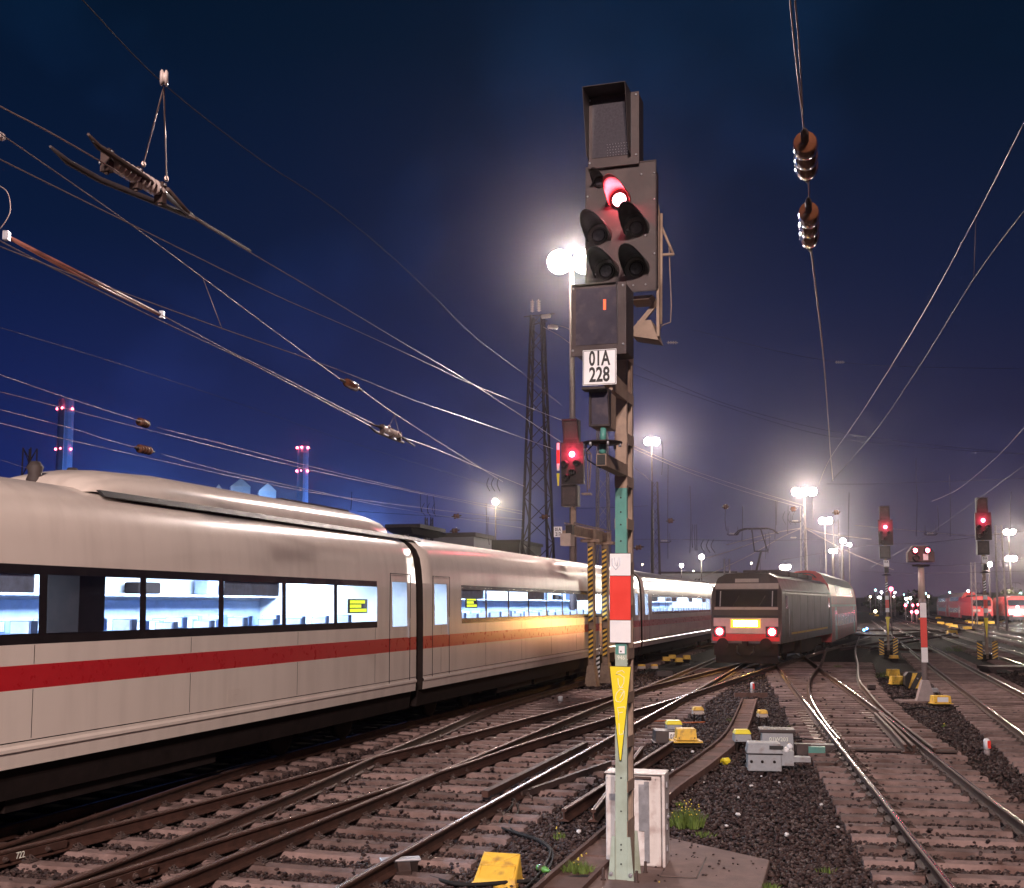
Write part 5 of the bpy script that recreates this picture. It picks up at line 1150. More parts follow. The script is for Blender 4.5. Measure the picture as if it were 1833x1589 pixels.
# ------------------------------------------------------------------ lattice masts
def lattice(px, Y, ytop, w0, w1, label, n, mtl='lattice', ang=R(16), extra=None, r=.07, single=True, grp='lattice catenary masts'):
    top = U(px, ytop, Y); H = top.z; t = thing('lattice_mast', label, 'mast', (top.x, Y, 0), -ang, grp)
    c = lambda z, sx, sy: Vector((sx * (w0 + (w1 - w0) * z / H) / 2, sy * (w0 + (w1 - w0) * z / H) / 2, z))
    for sx in (-1, 1):
        for sy in (-1, 1):
            b = MB(); a, q = c(0, sx, sy), c(H, sx, sy); b.bar(a, q, r, r); b.obj('leg', mtl, t)
    zs = [0]; 
    for k in range(n): zs.append(zs[-1] + (1.6 - .9 * k / n))
    s_ = H / zs[-1]; zs = [z * s_ for z in zs]; allb = MB()
    for k in range(n):
        for f in range(4):
            A = [(-1, -1), (1, -1), (1, 1), (-1, 1)][f]; B = [(1, -1), (1, 1), (-1, 1), (-1, -1)][f]
            if (k + f) % 2: A, B = B, A
            b = MB() if single else allb; b.bar(c(zs[k], *A), c(zs[k + 1], *B), r * .6, r * .35)
            if single: b.obj('brace', mtl, t)
    if not single: tag(allb.obj('bracing', mtl, t), kind='stuff')
    if extra: extra(t, H)
    return t
def ins_string(b, p0, d, n, r, sp=.1):
    d = Vector(d).normalized(); prof = [(0, r * .25)]
    for k in range(n): q = .04 + k * sp; prof += [(q, r * .35), (q + sp * .3, r), (q + sp * .5, r * .95), (q + sp * .6, r * .35)]
    prof.append((.08 + n * sp, r * .25)); b.tube_prof(Vector(p0), d, prof, 10, 0, True)
def big_top(t, H):
    for p, d in (((.2, -.3, H + .2), (0, -.2, 1)), ((-.3, -.3, H + .2), (.1, -.3, 1)), ((.4, -.4, H - .2), (1, -.5, -.1)), ((.9, -.6, H - 1.0), (1, -.3, -.2))):
        b = MB(); ins_string(b, p, d, 5, .16, .16); b.obj('insulator_string', 'porcpale', t)
    b = MB(); b.bar((-1.0, 0, H), (1.4, -.6, H - .1), .08); b.bar((-.6, .3, H - .6), (.9, -.7, H - .6), .08); b.obj('top_arm', 'lattice', t)
lattice(962, 80, 565, 2.2, .75, 'tall dark lattice mast rising behind the white train', 17, extra=big_top, r=.14)
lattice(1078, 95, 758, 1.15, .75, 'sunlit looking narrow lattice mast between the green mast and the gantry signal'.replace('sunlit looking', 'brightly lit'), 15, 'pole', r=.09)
lattice(1172, 110, 862, .95, .5, 'short lattice mast just right of the green mast', 13, r=.08)
lattice(1437, 150, 906, 1.0, .6, 'distant lattice mast below the big double flood lamp', 12, 'pole', r=.09, single=False)
lattice(54, 62, 802, .6, .5, 'stubby lattice mast top peeping over the roof at the far left', 10, 'lattice', single=False)
lattice(1787, 120, 940, .9, .6, 'pale lattice mast rising behind the red signal at the right edge', 12, 'pole', r=.08, single=False)
lattice(1301, 140, 1000, .8, .6, 'short stubby mast left of the locomotive roof', 6, 'pole', r=.09, single=False)
lattice(1496, 120, 930, .7, .5, 'thin lattice mast right of the double flood lamp', 10, 'lattice', r=.06, single=False)
lattice(768, 88, 926, .6, .45, 'low lattice post beside the canopy roof beyond the white train', 6, 'lattice', single=False)
lattice(1741, 150, 1006, .6, .5, 'pale short mast over the red coaches', 8, 'pole', r=.07, single=False)

# ------------------------------------------------------------------ yard flood lamps
def flood(px, py, Y, power, label, heads=2, pole_r=.12, size=.45, col=(1, .83, .78), real=True, mtl='poledark'):
    p = U(px, py, Y); t = thing('flood_lamp', label, 'flood lamp', (p.x, Y, 0), 0, 'yard flood lamps')
    b = MB(); b.tube([(0, .35, 0), (0, .35, p.z * .5), (0, .35, p.z + .1)], [pole_r * 1.25, pole_r, pole_r * .7], 10); b.obj('pole', mtl, t)
    if heads > 1: b = MB(); b.bar((-heads * size * .5, .35, p.z), (heads * size * .5, .35, p.z), .07); b.obj('cross_arm', mtl, t)
    d = Vector((0, -.9, -.42)).normalized()
    for k in range(heads):
        c = Vector(((k - (heads - 1) / 2) * size * 1.02, .1, p.z + .02)); r = size * .5
        b = MB(); b.tube_prof(c - d * r * .9, d, [(0, r * .35), (r * .3, r * .6), (r * .9, r)], 14, 0, True); h = b.obj('lamp_head', 'poledark', t)
        b = MB(); b.tube_prof(c + d * .005, d, [(0, r * .97), (r * .25, r * .85), (r * .42, r * .5), (r * .5, r * .1)], 14, 0, True); b.obj('lens', 'e_flood', h)
    if real: lamp_light('flood_light', (0, -.25 - size * .5, p.z - .2), power, col, .3, t, (0, -1.25 - size * .5, p.z - .85), 140)
    return t
flood(1024, 468, 43, 15000, 'brightest flood lamp on the grey pole behind the signal head', 2, .13, .95)
flood(1167, 790, 130, 20000, 'flood lamp right of the green mast glowing over the yard', 2, .12, .9)
flood(1440, 880, 150, 30000, 'large double flood lamp over the dark locomotive', 3, .15, 1.1, (1, .86, .70))
flood(887, 898, 140, 15000, 'starry flood lamp above the white train left of the big lattice mast', 1, .12, .7, (1, .88, .6))
flood(1478, 932, 170, 9000, 'pair of flood lamps right of the large double lamp', 2, .1, 1.0, (.95, .85, .9))
flood(1509, 968, 120, 6500, 'single sparkling flood lamp over the red coach', 1, .14, .6, (1, .85, .7))
flood(1521, 975, 150, 900, 'small lamp just right of the sparkling flood lamp', 1, .08, .5)
flood(1492, 986, 140, 2500, 'white flood lamp on a lattice stub above the red coach', 2, .18, .5, (1, .95, .85))
flood(1406, 1015, 130, 2500, 'wide flood lamp peeping over the locomotive roof', 2, .1, .6)
flood(1256, 997, 160, 2500, 'small yard lamp left of the locomotive', 1, .09, .7, (1, .95, .75))
flood(1220, 1012, 190, 1200, 'tiny yard lamp above the far white coaches', 1, .09, .6)
flood(1807, 952, 190, 9000, 'upper flood lamp at the right edge', 2, .12, 1.0, (1, .9, .75))
flood(1810, 1000, 190, 9000, 'lower flood lamp at the right edge', 2, .12, 1.0, (1, .85, .6))
flood(1772, 1010, 170, 2500, 'small flood lamp next to the right red signal', 1, .1, .7)

# glass insulator strings on the cross span wires high over the yard

# ------------------------------------------------------------------ overhead wires
def wire(pts, z, label, mtl='wire', r=.007, group='overhead wires', Y=None, sub=5, name='overhead_wire'):
    P = [U(x, y, Y) for x, y in pts] if Y else [G(x, y, z) for x, y in pts]
    out = lambda q: q[0] < 0 or q[0] > 1833 or q[1] < 0
    if len(P) > 2: P = smooth_path(P, sub)
    if out(pts[0]): P = [P[0] + (P[0] - P[1]).normalized() * 28] + P         # runs on beyond the frame
    if out(pts[-1]): P = P + [P[-1] + (P[-1] - P[-2]).normalized() * 28]
    rs = [max(r, abs(p.y) * .00016 * (r / .007)) for p in P]
    b = MB(); b.tube(P, rs, 5); return tag(b.obj(name, mtl), label, 'overhead wire', group)
LG = 'wires over the white train'
wire([(-60, 152), (0, 190), (88, 236), (215, 309)], 6.6, 'wire from the upper left corner that ends in the large section insulator', group=LG)
wire([(340, 385), (445, 450), (600, 541), (735, 622), (850, 690), (1003, 790)], 6.6, 'wire running on from the large section insulator to behind the signal', group=LG)
wire([(-60, 253), (0, 285), (232, 400), (486, 525), (630, 588), (760, 648), (845, 688), (1005, 752)], 7.0, 'pale wire crossing just below the large section insulator', group=LG)
wire([(-40, 205), (5, 242), (60, 280), (232, 400), (363, 497), (450, 562), (612, 681)], 7.4, 'steep wire from the left edge down to the single barrel insulator', group=LG)
wire([(645, 696), (706, 740), (800, 800), (900, 862)], 7.4, 'wire between the barrel insulator and the starry flood lamp', group=LG)
wire([(-60, 416), (0, 441), (121, 488), (227, 526), (398, 588), (600, 660), (740, 716), (840, 750), (990, 803)], 6.3, 'wire passing under the long reddish insulating rods', group=LG)
wire([(-60, 402), (0, 431), (95, 480), (300, 580), (430, 641), (540, 698), (664, 763)], 6.1, 'lower wire under the insulating rods leading to the smaller section insulator', group=LG)
wire([(290, 564), (408, 627), (500, 672), (620, 735), (684, 766)], 6.2, 'wire from the lower end of the insulating rods to the smaller section insulator', group=LG)
wire([(715, 780), (800, 812), (860, 838), (938, 870)], 6.2, 'wire leaving the smaller section insulator towards the tall lattice mast', group=LG)
wire([(-60, 654), (0, 671), (120, 712), (246, 752)], 7.0, 'wire from the left edge to the upper brown ribbed insulator', group=LG)
wire([(281, 765), (420, 800), (560, 836), (670, 862), (760, 882), (935, 915)], 7.0, 'wire from the upper brown ribbed insulator towards the tall lattice mast', group=LG)
wire([(-60, 686), (0, 701), (120, 732), (240, 763), (400, 803), (560, 842), (700, 872), (935, 920)], 6.6, 'wire passing just under the upper brown ribbed insulator', group=LG)
wire([(-60, 717), (0, 733), (130, 767), (185, 785), (243, 801)], 6.3, 'wire in front of the tall chimney to the lower brown ribbed insulator', group=LG)
wire([(288, 812), (400, 843), (560, 878), (700, 908), (935, 945)], 6.3, 'wire from the lower brown ribbed insulator along the white roof', group=LG)
wire([(-60, 742), (0, 757), (100, 782), (300, 827), (470, 864), (600, 888), (780, 912), (935, 930)], 6.1, 'wire crossing the tall chimney at its lower row of red lamps', group=LG)
wire([(-60, 815), (0, 823), (42, 836), (110, 852)], 8, 'lowest wire at the left edge, reaching the stubby lattice mast top', group=LG)
dk = dict(label='thin dark overhead wire high in the blue sky on the left', group='dark wires on the left', mtl='wiredark')
wire([(-60, 568), (0, 586), (210, 650), (410, 716), (560, 768), (700, 815), (880, 870)], 10, **dk)
wire([(90, -60), (150, 2), (293, 150), (465, 285), (600, 375), (735, 490), (850, 603), (925, 660), (1005, 725)], 9.4, label='long dark span wire carrying the pale pulley', group='dark wires on the left', mtl='wiredark')
wire([(363, 497), (397, 587)], 0, 'short dropper wire between two slanting wires on the left', Y=G(363, 497, 7.4).y, r=.005)
wire([(-5, 330), (14, 345), (18, 380), (0, 410)], 0, 'loop of wire at the left edge', Y=10, r=.005)
# right side
wire([(1411, -30), (1424, 100), (1439, 232), (1446, 300), (1449, 380)], 8.0, 'left one of two lines above the brown insulators', r=.009, group='wires with brown insulators')
wire([(1420, -30), (1430, 80), (1437, 205)], 8.0, 'right one of two lines above the brown insulators', r=.009, group='wires with brown insulators')
wire([(1449, 430), (1456, 480), (1474, 640), (1483, 760), (1487, 820), (1491, 860)], 8.0, 'line running down from the lower brown insulator', r=.016, group='wires with brown insulators')
wire([(1870, 150), (1833, 220), (1747, 388), (1640, 582), (1540, 742), (1485, 822), (1466, 866)], 8.2, label='bright wire from the right edge to the thick vertical looking line', group='wires on the right')
wire([(1880, 310), (1833, 378), (1743, 500), (1640, 665), (1560, 780), (1488, 862)], 6.9, mtl='wiredark', label='dim wire below the bright one at the right edge', group='wires on the right')
wire([(1890, 705), (1833, 766), (1780, 822), (1720, 872), (1690, 888), (1668, 897)], 8.0, label='pale wire from the right edge ending at a fitting over the two right signals', group='wires on the right')
wire([(1890, 790), (1833, 833), (1720, 915), (1640, 970), (1560, 1015)], 6.4, mtl='wiredark', label='dim wire from the right edge running behind the right red signal', group='wires on the right')
wire([(1747, 388), (1743, 500)], 0, 'dropper wire between the two right hand wires', Y=G(1747, 388, 8.2).y, r=.005, mtl='wiredark')
mr = dict(label='pale wire running from behind the green mast to the large double flood lamp', group='wires right of the mast')
wire([(1128, 795), (1230, 838), (1340, 875), (1400, 893), (1440, 905)], 7.6, r=.009, **mr)
wire([(1128, 800), (1230, 844), (1340, 882), (1430, 907)], 7.3, r=.009, **mr)
wire([(1137, 838), (1155, 852), (1170, 864)], 0, 'short thick wire reaching the lattice mast right of the green mast', Y=100, r=.012, mtl='wiredark')
wire([(1130, 650), (1240, 700), (1330, 732), (1480, 770), (1640, 793), (1833, 812), (1900, 816)], 0, Y=75, label='upper dark cross span wire right of the number plate', group='cross span wires', mtl='wiredark')
wire([(1130, 668), (1330, 738), (1480, 780), (1640, 800), (1833, 813)], 0, Y=78, label='dark cross span wire just under the upper one right of the number plate', group='cross span wires', mtl='wiredark')
wire([(1240, 590), (1500, 648), (1833, 660)], 0, Y=70, label='dark span wire carrying the faint glass insulators', group='cross span wires', mtl='wiredark')
wire([(1480, 866), (1560, 866), (1680, 862), (1833, 856)], 0, Y=100, label='dark cross span wire above the left one of the right red signals', group='cross span wires', mtl='wiredark')
wire([(1130, 965), (1250, 966), (1330, 968), (1470, 965), (1560, 962)], 0, Y=110, label='dark cross span wire at the height of the locomotive pantograph', group='cross span wires', mtl='wiredark')
wire([(1400, 1002), (1500, 985), (1560, 975), (1650, 972), (1740, 962), (1833, 950)], 0, Y=90, label='dark cross span wire through the heads of the two right red signals', group='cross span wires', mtl='wiredark')
wire([(1530, 940), (1640, 950), (1740, 958), (1833, 950)], 0, Y=95, r=.009, label='pale cross span wire over the two right red signals', group='cross span wires', mtl='wire')
wire([(1540, 1022), (1640, 1026), (1833, 1022)], 0, Y=130, label='low dark cross span wire behind the octagonal shunting signal', group='cross span wires', mtl='wiredark')
wire([(1550, 1000), (1660, 1012), (1760, 1008), (1833, 1000)], 0, Y=120, label='low dark cross span wire level with the octagon head', group='cross span wires', mtl='wiredark')
wire([(640, 915), (800, 925), (935, 932)], 0, Y=78, label='dark cross span wire above the white roof by the tall lattice mast', group='cross span wires', mtl='wiredark')
wire([(1020, 910), (1100, 908), (1160, 905)], 0, Y=100, label='dark cross span wire behind the green mast', group='cross span wires', mtl='wiredark')
st = dict(label='pale stay wire spreading from the distant mast below the flood lamp', group='stay wires', r=.013)
wire([(1433, 946), (1398, 962), (1330, 1000), (1230, 1045)], 0, Y=140, **st)
wire([(1433, 945), (1380, 955), (1300, 975)], 0, Y=140, **st)
wire([(1441, 945), (1478, 966), (1530, 992), (1600, 1020)], 0, Y=140, **st)
wire([(1441, 944), (1480, 955), (1560, 965)], 0, Y=140, **st)
wire([(1260, 1000), (1310, 985), (1380, 960)], 0, Y=130, **st)
wire([(985, 580), (1012, 586), (1030, 596)], 0, Y=80, label='pale wire at the top of the tall lattice mast', group='stay wires', r=.014)
wire([(972, 585), (1000, 600), (1022, 616)], 0, Y=80, label='lower pale wire at the top of the tall lattice mast', group='stay wires', r=.014)
dr = dict(label='thin hanging dropper among the far overhead lines', group='far droppers', mtl='wiredark', r=.012)
for x, a, b_, Y in ((1299, 910, 950, 95), (1329, 905, 968, 95), (1388, 895, 965, 100), (1391, 895, 940, 100), (1411, 905, 955, 100), (1240, 938, 980, 90), (1244, 938, 985, 90), (1247, 938, 985, 90), (1370, 955, 1000, 110), (1376, 952, 990, 110),
                    (1642, 880, 960, 80), (1678, 905, 950, 70), (1640, 820, 880, 80), (1454, 880, 930, 100), (1185, 790, 850, 80), (1196, 830, 1000, 90), (1235, 870, 990, 100), (630, 880, 912, 60), (753, 884, 918, 60), (765, 886, 920, 60), (776, 888, 920, 60), (870, 900, 960, 80), (874, 925, 975, 80), (1700, 850, 960, 90), (1810, 880, 960, 90), (1360, 1000, 1040, 110), (1470, 985, 1040, 120), (1520, 880, 990, 90)):
    wire([(x, a), (x + random.uniform(-2, 2), (a + b_) / 2), (x + random.uniform(-2, 2), b_)], 0, Y=Y, **dr)
for x, y, Y in ((875, 855, 45), (760, 900, 60), (1405, 915, 100), (1260, 965, 90)):
    for k in range(3):
        w_ = random.uniform(6, 12); wire([(x + k * 9, y), (x + k * 9 - w_ * .5, y + 12), (x + k * 9 + 2, y + 24)], 0, Y=Y, **dr)
# insulators hung in the wires
def insulator(p0, p1, n, r, label, mtl='porcelain', cat='insulator', group='insulators in the wires', vl=.55):
    p0, p1 = Vector(p0), Vector(p1); L = (p1 - p0).length; d = (p1 - p0) / L
    t = thing('insulator', label, cat, p0, group=group); e = L * .16; prof = [(0, r * .25), (e, r * .25)]; sp = (L - 2 * e) / n
    for k in range(n): q = e + k * sp; prof += [(q, r * vl), (q + sp * .15, r * .95), (q + sp * .5, r), (q + sp * .85, r * .95), (q + sp * .99, r * vl)]
    b = MB(); b.tube_prof(Vector((0, 0, 0)), d, prof, 16, 0, True); b.obj('sheds', mtl, t)
    b = MB(); b.tube_prof(Vector((0, 0, 0)) - d * e * .6, d, [(0, .012), (e * .5, r * .32), (e * 1.7, r * .32)], 8, 0, False); b.obj('end_cap', 'clip', t); b = MB(); b.tube_prof(d * (L - e * 1.1), d, [(0, r * .32), (e * 1.2, r * .32), (e * 1.8, .012)], 8, 0, False); b.obj('end_cap', 'clip', t)
insulator(G(1440, 238, 8.0), G(1445, 318, 8.0), 3, .14, 'upper brown porcelain insulator on the vertical looking wire at top right', vl=.84)
insulator(G(1447, 362, 8.0), G(1450, 442, 8.0), 3, .14, 'lower brown porcelain insulator on the vertical looking wire at top right', vl=.84)
A = G(246, 753, 7.0); B = G(281, 766, 7.0); insulator(A, A + (B - A).normalized() * .62, 4, .10, 'brown ribbed insulator in the upper wire over the white train, at far left')
A = G(243, 801, 6.3); B = G(290, 812, 6.3); insulator(A, A + (B - A).normalized() * .70, 4, .10, 'brown ribbed insulator in the lower wire just over the roof fairing')
A = G(612, 680, 7.4); B = G(645, 697, 7.4); insulator(A, B, 1, .10, 'single barrel insulator in the slanting wire left of the tall lattice mast')
for x, y, Y, lab in ((1200, 932, 90, 'round insulator right of the short lattice mast'), (1299, 907, 95, 'round insulator hanging over the far white coaches'), (1420, 911, 100, 'round insulator just under the large double flood lamp'), (1497, 917, 90, 'round insulator on the thin lattice mast'), (1143, 980, 70, 'round insulator beside the green mast'), (817, 924, 75, 'pale topped insulator left of the starry flood lamp'), (814, 950, 75, 'lower pale topped insulator above the white roof'), (975, 925, 70, 'pale topped insulator on the tall lattice mast')):
    p = U(x, y, Y); insulator(p - Vector((.28, 0, .03)), p + Vector((.28, 0, .05)), 2, .22 * Y / 95, lab)
for x, y, Y, lab in ((1203, 613, 60, 'row of glass insulators glinting right of the signal head'), (1503, 648, 70, 'faint row of glass insulators high over the yard'), (1420, 962, 110, 'row of glass insulators left of the distant mast')):
    p = U(x, y, Y); b = MB(); ins_string(b, p - Vector((.28, 0, 0)), (1, 0, 0), 4, .09, .13); o = b.obj('glass_insulator', 'porcpale'); tag(o, lab, 'insulator', 'insulators in the wires')
# section insulators
def section_insulator(z, upper, lower, rib, n, rr_, rod, hang, pulley, sc, label):
    t = thing('section_insulator', label, 'section insulator', G(*rib[0], z), group='section insulators'); o = G(*rib[0], z)
    q = lambda x, y, dz=0: G(x, y, z) - o + Vector((0, 0, dz))
    b = MB(); b.tube([q(*p) for p in upper], [.012 * sc] + [.028 * sc] * (len(upper) - 1), 6); b.obj('upper_skid', 'clip', t)
    b = MB(); b.tube([q(*p) for p in lower], [.012 * sc] + [.03 * sc] * (len(lower) - 1), 6); b.obj('lower_skid', 'wiredark', t)
    A, B = q(*rib[0]), q(*rib[1]); L = (B - A).length; d = (B - A).normalized(); prof = [(0, rr_ * .6), (L * .14, rr_ * .85), (L * .16, rr_ * .5)]
    for k in range(n): s = L * .17 + k * L * .7 / n; prof += [(s, rr_ * .55), (s + L * .2 / n, rr_), (s + L * .35 / n, rr_), (s + L * .5 / n, rr_ * .55)]
    prof += [(L * .9, rr_ * .5), (L * .92, rr_ * .7), (L, rr_ * .6)]
    b = MB(); b.tube_prof(A, d, prof, 16, 0, True); b.obj('ribbed_insulator', 'porcpale', t)
    for f in (0, .5, .95):
        b = MB(); c = A + d * L * f; b.box(c + Vector((0, 0, -.02 * sc)), (.09 * sc, .07 * sc, .2 * sc), 0, d.to_track_quat('Y', 'Z').to_matrix()); b.bar(c, c + Vector((0, 0, -.14 * sc)), .03 * sc); b.obj('clamp', 'clip', t)
        for s in (-1, 1): b = MB(); b.ball(c + Vector((.05 * sc * s, -.04 * sc, .05 * sc * s)), .014 * sc, n=6); b.obj('bolt', 'galv', t)
    b = MB(); b.tube([q(*p) for p in rod], .02 * sc, 7); b.obj('tie_rod', 'clip', t)
    for h in hang:
        b = MB(); b.tube([q(*h[0]), q(*h[1])], .0065 * sc, 5); b.tube([q(*h[1]), q(h[1][0], h[1][1] + 4)], .02 * sc, 6); b.obj('hanger', 'wire', t)
    if pulley: b = MB(); c = q(*pulley); b.lathe([(0, .045), (.01, .06), (.02, .06), (.03, .035), (.04, .06), (.05, .06), (.06, .045)], c + Vector((-.03, 0, .05)), c + Vector((1, .3, .05)), 16); b.obj('pulley', 'porcpale', t)
section_insulator(6.7, [(158, 240), (176, 262), (192, 272), (260, 318), (345, 388)], [(90, 262), (122, 290), (180, 322), (250, 350), (340, 387)], [(192, 284), (292, 345)], 8, .075, [(300, 338), (342, 386), (447, 449)], [((293, 156), (257, 292)), ((293, 156), (298, 318))], (293, 150), 1., 'large section insulator hanging by two cords from a pale pulley at upper left')
section_insulator(6.15, [(662, 758), (680, 764), (712, 779)], [(660, 762), (672, 772), (700, 784), (722, 792)], [(684, 766), (716, 780)], 6, .07, [(718, 782), (742, 798)], [((706, 743), (697, 762)), ((706, 743), (714, 774))], None, .9, 'smaller section insulator low in the wires right of the barrel insulator')
for x, y, Y, lab in ((1312, 957, 95, 'small section insulator over the locomotive pantograph'), (1190, 970, 90, 'small section insulator right of the green mast'), (1424, 934, 100, 'small section insulator under the large flood lamp'), (1666, 957, 85, 'small section insulator between the two right signals')):
    p = U(x, y, Y); t = thing('section_insulator', lab, 'section insulator', p, group='section insulators')
    b = MB(); b.tube([(-.5, 0, .1), (-.35, 0, -.02), (.35, 0, -.02), (.5, 0, .1)], .04, 6); b.obj('skid', 'clip', t)
    b = MB(); ins_string(b, (-.3, 0, .1), (1, 0, 0), 4, .07, .12); b.obj('ribbed_insulator', 'porcpale', t)
    for q_ in (-.4, .4): b = MB(); b.tube([(q_, 0, .1), (q_, 0, .7)], .02, 5); b.obj('hanger', 'wiredark', t)
# long double rods over the train
z = 6.9; t = thing('insulating_rod', 'long reddish insulating rods slanting over the white train at the left edge', 'insulator', G(12, 422, z)); o = G(12, 422, z)
for dy in (0, 7): b = MB(); b.tube([G(12, 422 + dy * .2, z) - o, G(150, 492 + dy, z) - o, G(289, 563 + dy * .3, z) - o], .02, 7); b.obj('rod', mat('rod_red', (.35, .14, .11), .4), t)
for x, y in ((12, 422), (290, 563)): b = MB(); b.box(G(x, y, z) - o, (.06, .08, .1)); b.obj('end_fitting', 'galv', t)
A, B = G(-8, 238, 7.5), G(8, 248, 7.5); insulator(A, B, 2, .04, 'tiny pale fitting in the wire at the left edge', 'porcpale')

# ------------------------------------------------------------------ chimneys and buildings far left
def red_lights(t, pts):
    for p in pts: b = MB(); b.ball(p, .75, n=6); b.obj('warning_lamp', 'e_red', t)
def chimney(px, ytop, Y, wtop, wbot, label, rows):
    top = U(px, ytop, Y); t = thing('chimney', label, 'chimney', (top.x, Y, 0), 0, 'floodlit power station chimneys'); H = top.z
    b = MB(); n = 14; zs = [0, H * .5, H * .93, H * .935, H * .96, H * .965, H]; ws = [wbot, (wbot + wtop) / 2, wtop, wtop * 1.06, wtop * 1.06, wtop, wtop]
    b.tube_prof(Vector((0, 0, 0)), Vector((0, 0, 1)), list(zip(zs, [w / 2 for w in ws])), n, 0, False); b.obj('shaft', 'chimney', t)
    b = MB(); b.bb(-wtop * .15, wtop * .15, -wbot * .56, -wbot * .45, 0, H * .95); b.obj('ladder_strip', 'facade', t)
    for z in rows: red_lights(t, [(-wtop * .52, -2, z * H), (-.3, -wtop * .6, z * H), (wtop * .5, -2, z * H)])
    l = lamp_light('chimney_floodlight', (wbot * 4.5, -wbot * 1.2, H * .45), 150000, (.14, .32, 1), 1, t)
    return t
chimney(119, 716, 700, 9.2, 10.5, 'taller blue lit chimney with red lamps at the far left', (.955, .76))
chimney(543, 799, 700, 6.6, 8.0, 'slimmer blue lit chimney with red lamps above the white train', (.99, .845))
for k, (x, y, w, lab) in enumerate(((430, 862, 34, 'blue lit gabled tower block left of the slim chimney'), (478, 870, 30, 'second blue lit gabled tower block nearer the slim chimney'), (391, 872, 18, 'small pale lit block beside the gabled towers'))):
    p = U(x, y, 620); W_ = w * 620 / 2050; t = thing('tower_block', lab, 'building', (p.x, 620, 0), R(20), 'power station blocks')
    b = MB(); b.bb(-W_ / 2, W_ / 2, -W_ / 3, W_ / 3, 0, p.z - 3); b.obj('wall', 'chimney', t)
    b = MB(); b.prism([(-W_ / 2 - .3, p.z - 3), (W_ / 2 + .3, p.z - 3), (0, p.z + 1.5)], 'y', -W_ / 3 - .3, W_ / 3 + .3); b.obj('roof', 'facade', t)
    lamp_light('block_floodlight', (W_ * .9, -W_ * 1.6, p.z - 8), 6000, (.30, .55, 1) if k < 2 else (.6, .75, 1), 1, t)
p = U(745, 946, 70); t = thing('platform_canopy', 'flat canopy roof on posts beyond the white train', 'canopy', (p.x, 70, 0), -R(14))
b = MB(); b.box((0, 0, p.z), (2.2, 5, .22)); b.obj('roof', 'locoroof', t); b = MB(); b.box((0, 0, p.z - .3), (1.2, 4.8, .3), 0, None, 1.5); b.obj('soffit', 'darkbuild', t)
for y in (-1.8, 1.8): b = MB(); b.bb(-.12, .12, y - .12, y + .12, 0, p.z - .2); b.obj('post', 'pole', t)
def house(px, py, Y, w, d, label, mtl='facade', wn=0, ang=R(16), wl=(.5,)):
    p = U(px, py, Y); t = thing('building', label, 'building', (p.x, Y + d / 2, 0), -ang, 'far buildings')
    b = MB(); b.bb(-w / 2, w / 2, -d / 2, d / 2, 0, p.z); b.obj('wall', mtl, t); b = MB(); b.bb(-w / 2 - .2, w / 2 + .2, -d / 2 - .2, d / 2 + .2, p.z, p.z + .35); b.obj('roof', 'darkbuild', t)
    for k in range(wn): b = MB(); x = -w / 2 + w * (k + .5) / wn; b.bb(x - .5, x + .5, -d / 2 - .06, -d / 2 - .01, p.z - 2.2, p.z - 1); b.obj('window', 'winglass', t)
house(822, 961, 95, 4, 5, 'low pale service building beyond the roof of the white train', 'facade', 4)
house(905, 972, 130, 6, 10, 'small dark shed left of the tall lattice mast', 'darkbuild', 2)
house(1262, 1026, 210, 14, 10, 'low reddish shed beyond the far white coaches', 'facade', 3)
for k, (x, y, Y, w, lab) in enumerate(((1195, 1056, 480, 60, 'long dark skyline block behind the far coaches'), (1588, 1074, 420, 22, 'dim skyline block beyond the left one of the right signals'), (1668, 1069, 520, 40, 'dim skyline block behind the octagonal shunting signal'), (1722, 1073, 480, 30, 'dim skyline block behind the red locomotives'), (1822, 1062, 430, 26, 'dim skyline block at the right edge'), (1560, 1071, 500, 16, 'dim skyline block beyond the last coach of the locomotive train'), (1020, 1060, 520, 60, 'dim skyline block behind the gantry signal'))):
    house(x, y, Y, w, 20, lab, 'darkbuild', 6, 0)
# dark trees along the right edge of the yard
def tree(px, Y, H, w, label):
    p = U(px, 1081, Y); t = thing('tree', label, 'tree', (p.x, Y, 0), random.random() * 6, 'dark trees along the yard'); b = MB(); b.tube([(0, 0, 0), (.1, 0, H * .4), (.2, .1, H * .8)], [w * .06, w * .045, w * .015], 7); b.obj('trunk', 'under', t)
    b = MB()
    for k in range(520):
        a = random.random() * 6.283; u = random.uniform(-1, 1); r = random.random() ** .4; c = Vector((math.sqrt(1 - u * u) * math.cos(a) * r * w / 2, math.sqrt(1 - u * u) * math.sin(a) * r * w / 2, H * .58 + u * r * H * .42))
        c += Vector((math.sin(c.z * 2.1) * .4, math.cos(c.x * 3) * .4, 0)); s = w * random.uniform(.03, .075); e1 = Vector((random.uniform(-1, 1), random.uniform(-1, 1), random.uniform(-1, 1))).normalized(); e2 = e1.cross(Vector((random.uniform(-1, 1), random.uniform(-1, 1), 1))).normalized()
        b.add([c - e1 * s, c + e2 * s * .6, c + e1 * s, c - e2 * s * .6], [(0, 1, 2, 3)])
    b.obj('crown', 'leaf', t)
tree(1812, 190, 5.5, 6, 'dark bushy tree right of the lit red locomotive'); tree(1836, 185, 4.5, 6, 'dark low tree at the right edge of the yard')
tree(1640, 330, 7, 9, 'dark tree far behind the octagonal shunting signal'); tree(1612, 300, 5, 8, 'dark low tree far right of the red signal by the coaches'); tree(1572, 340, 6, 9, 'dark tree far beyond the last grey coach')

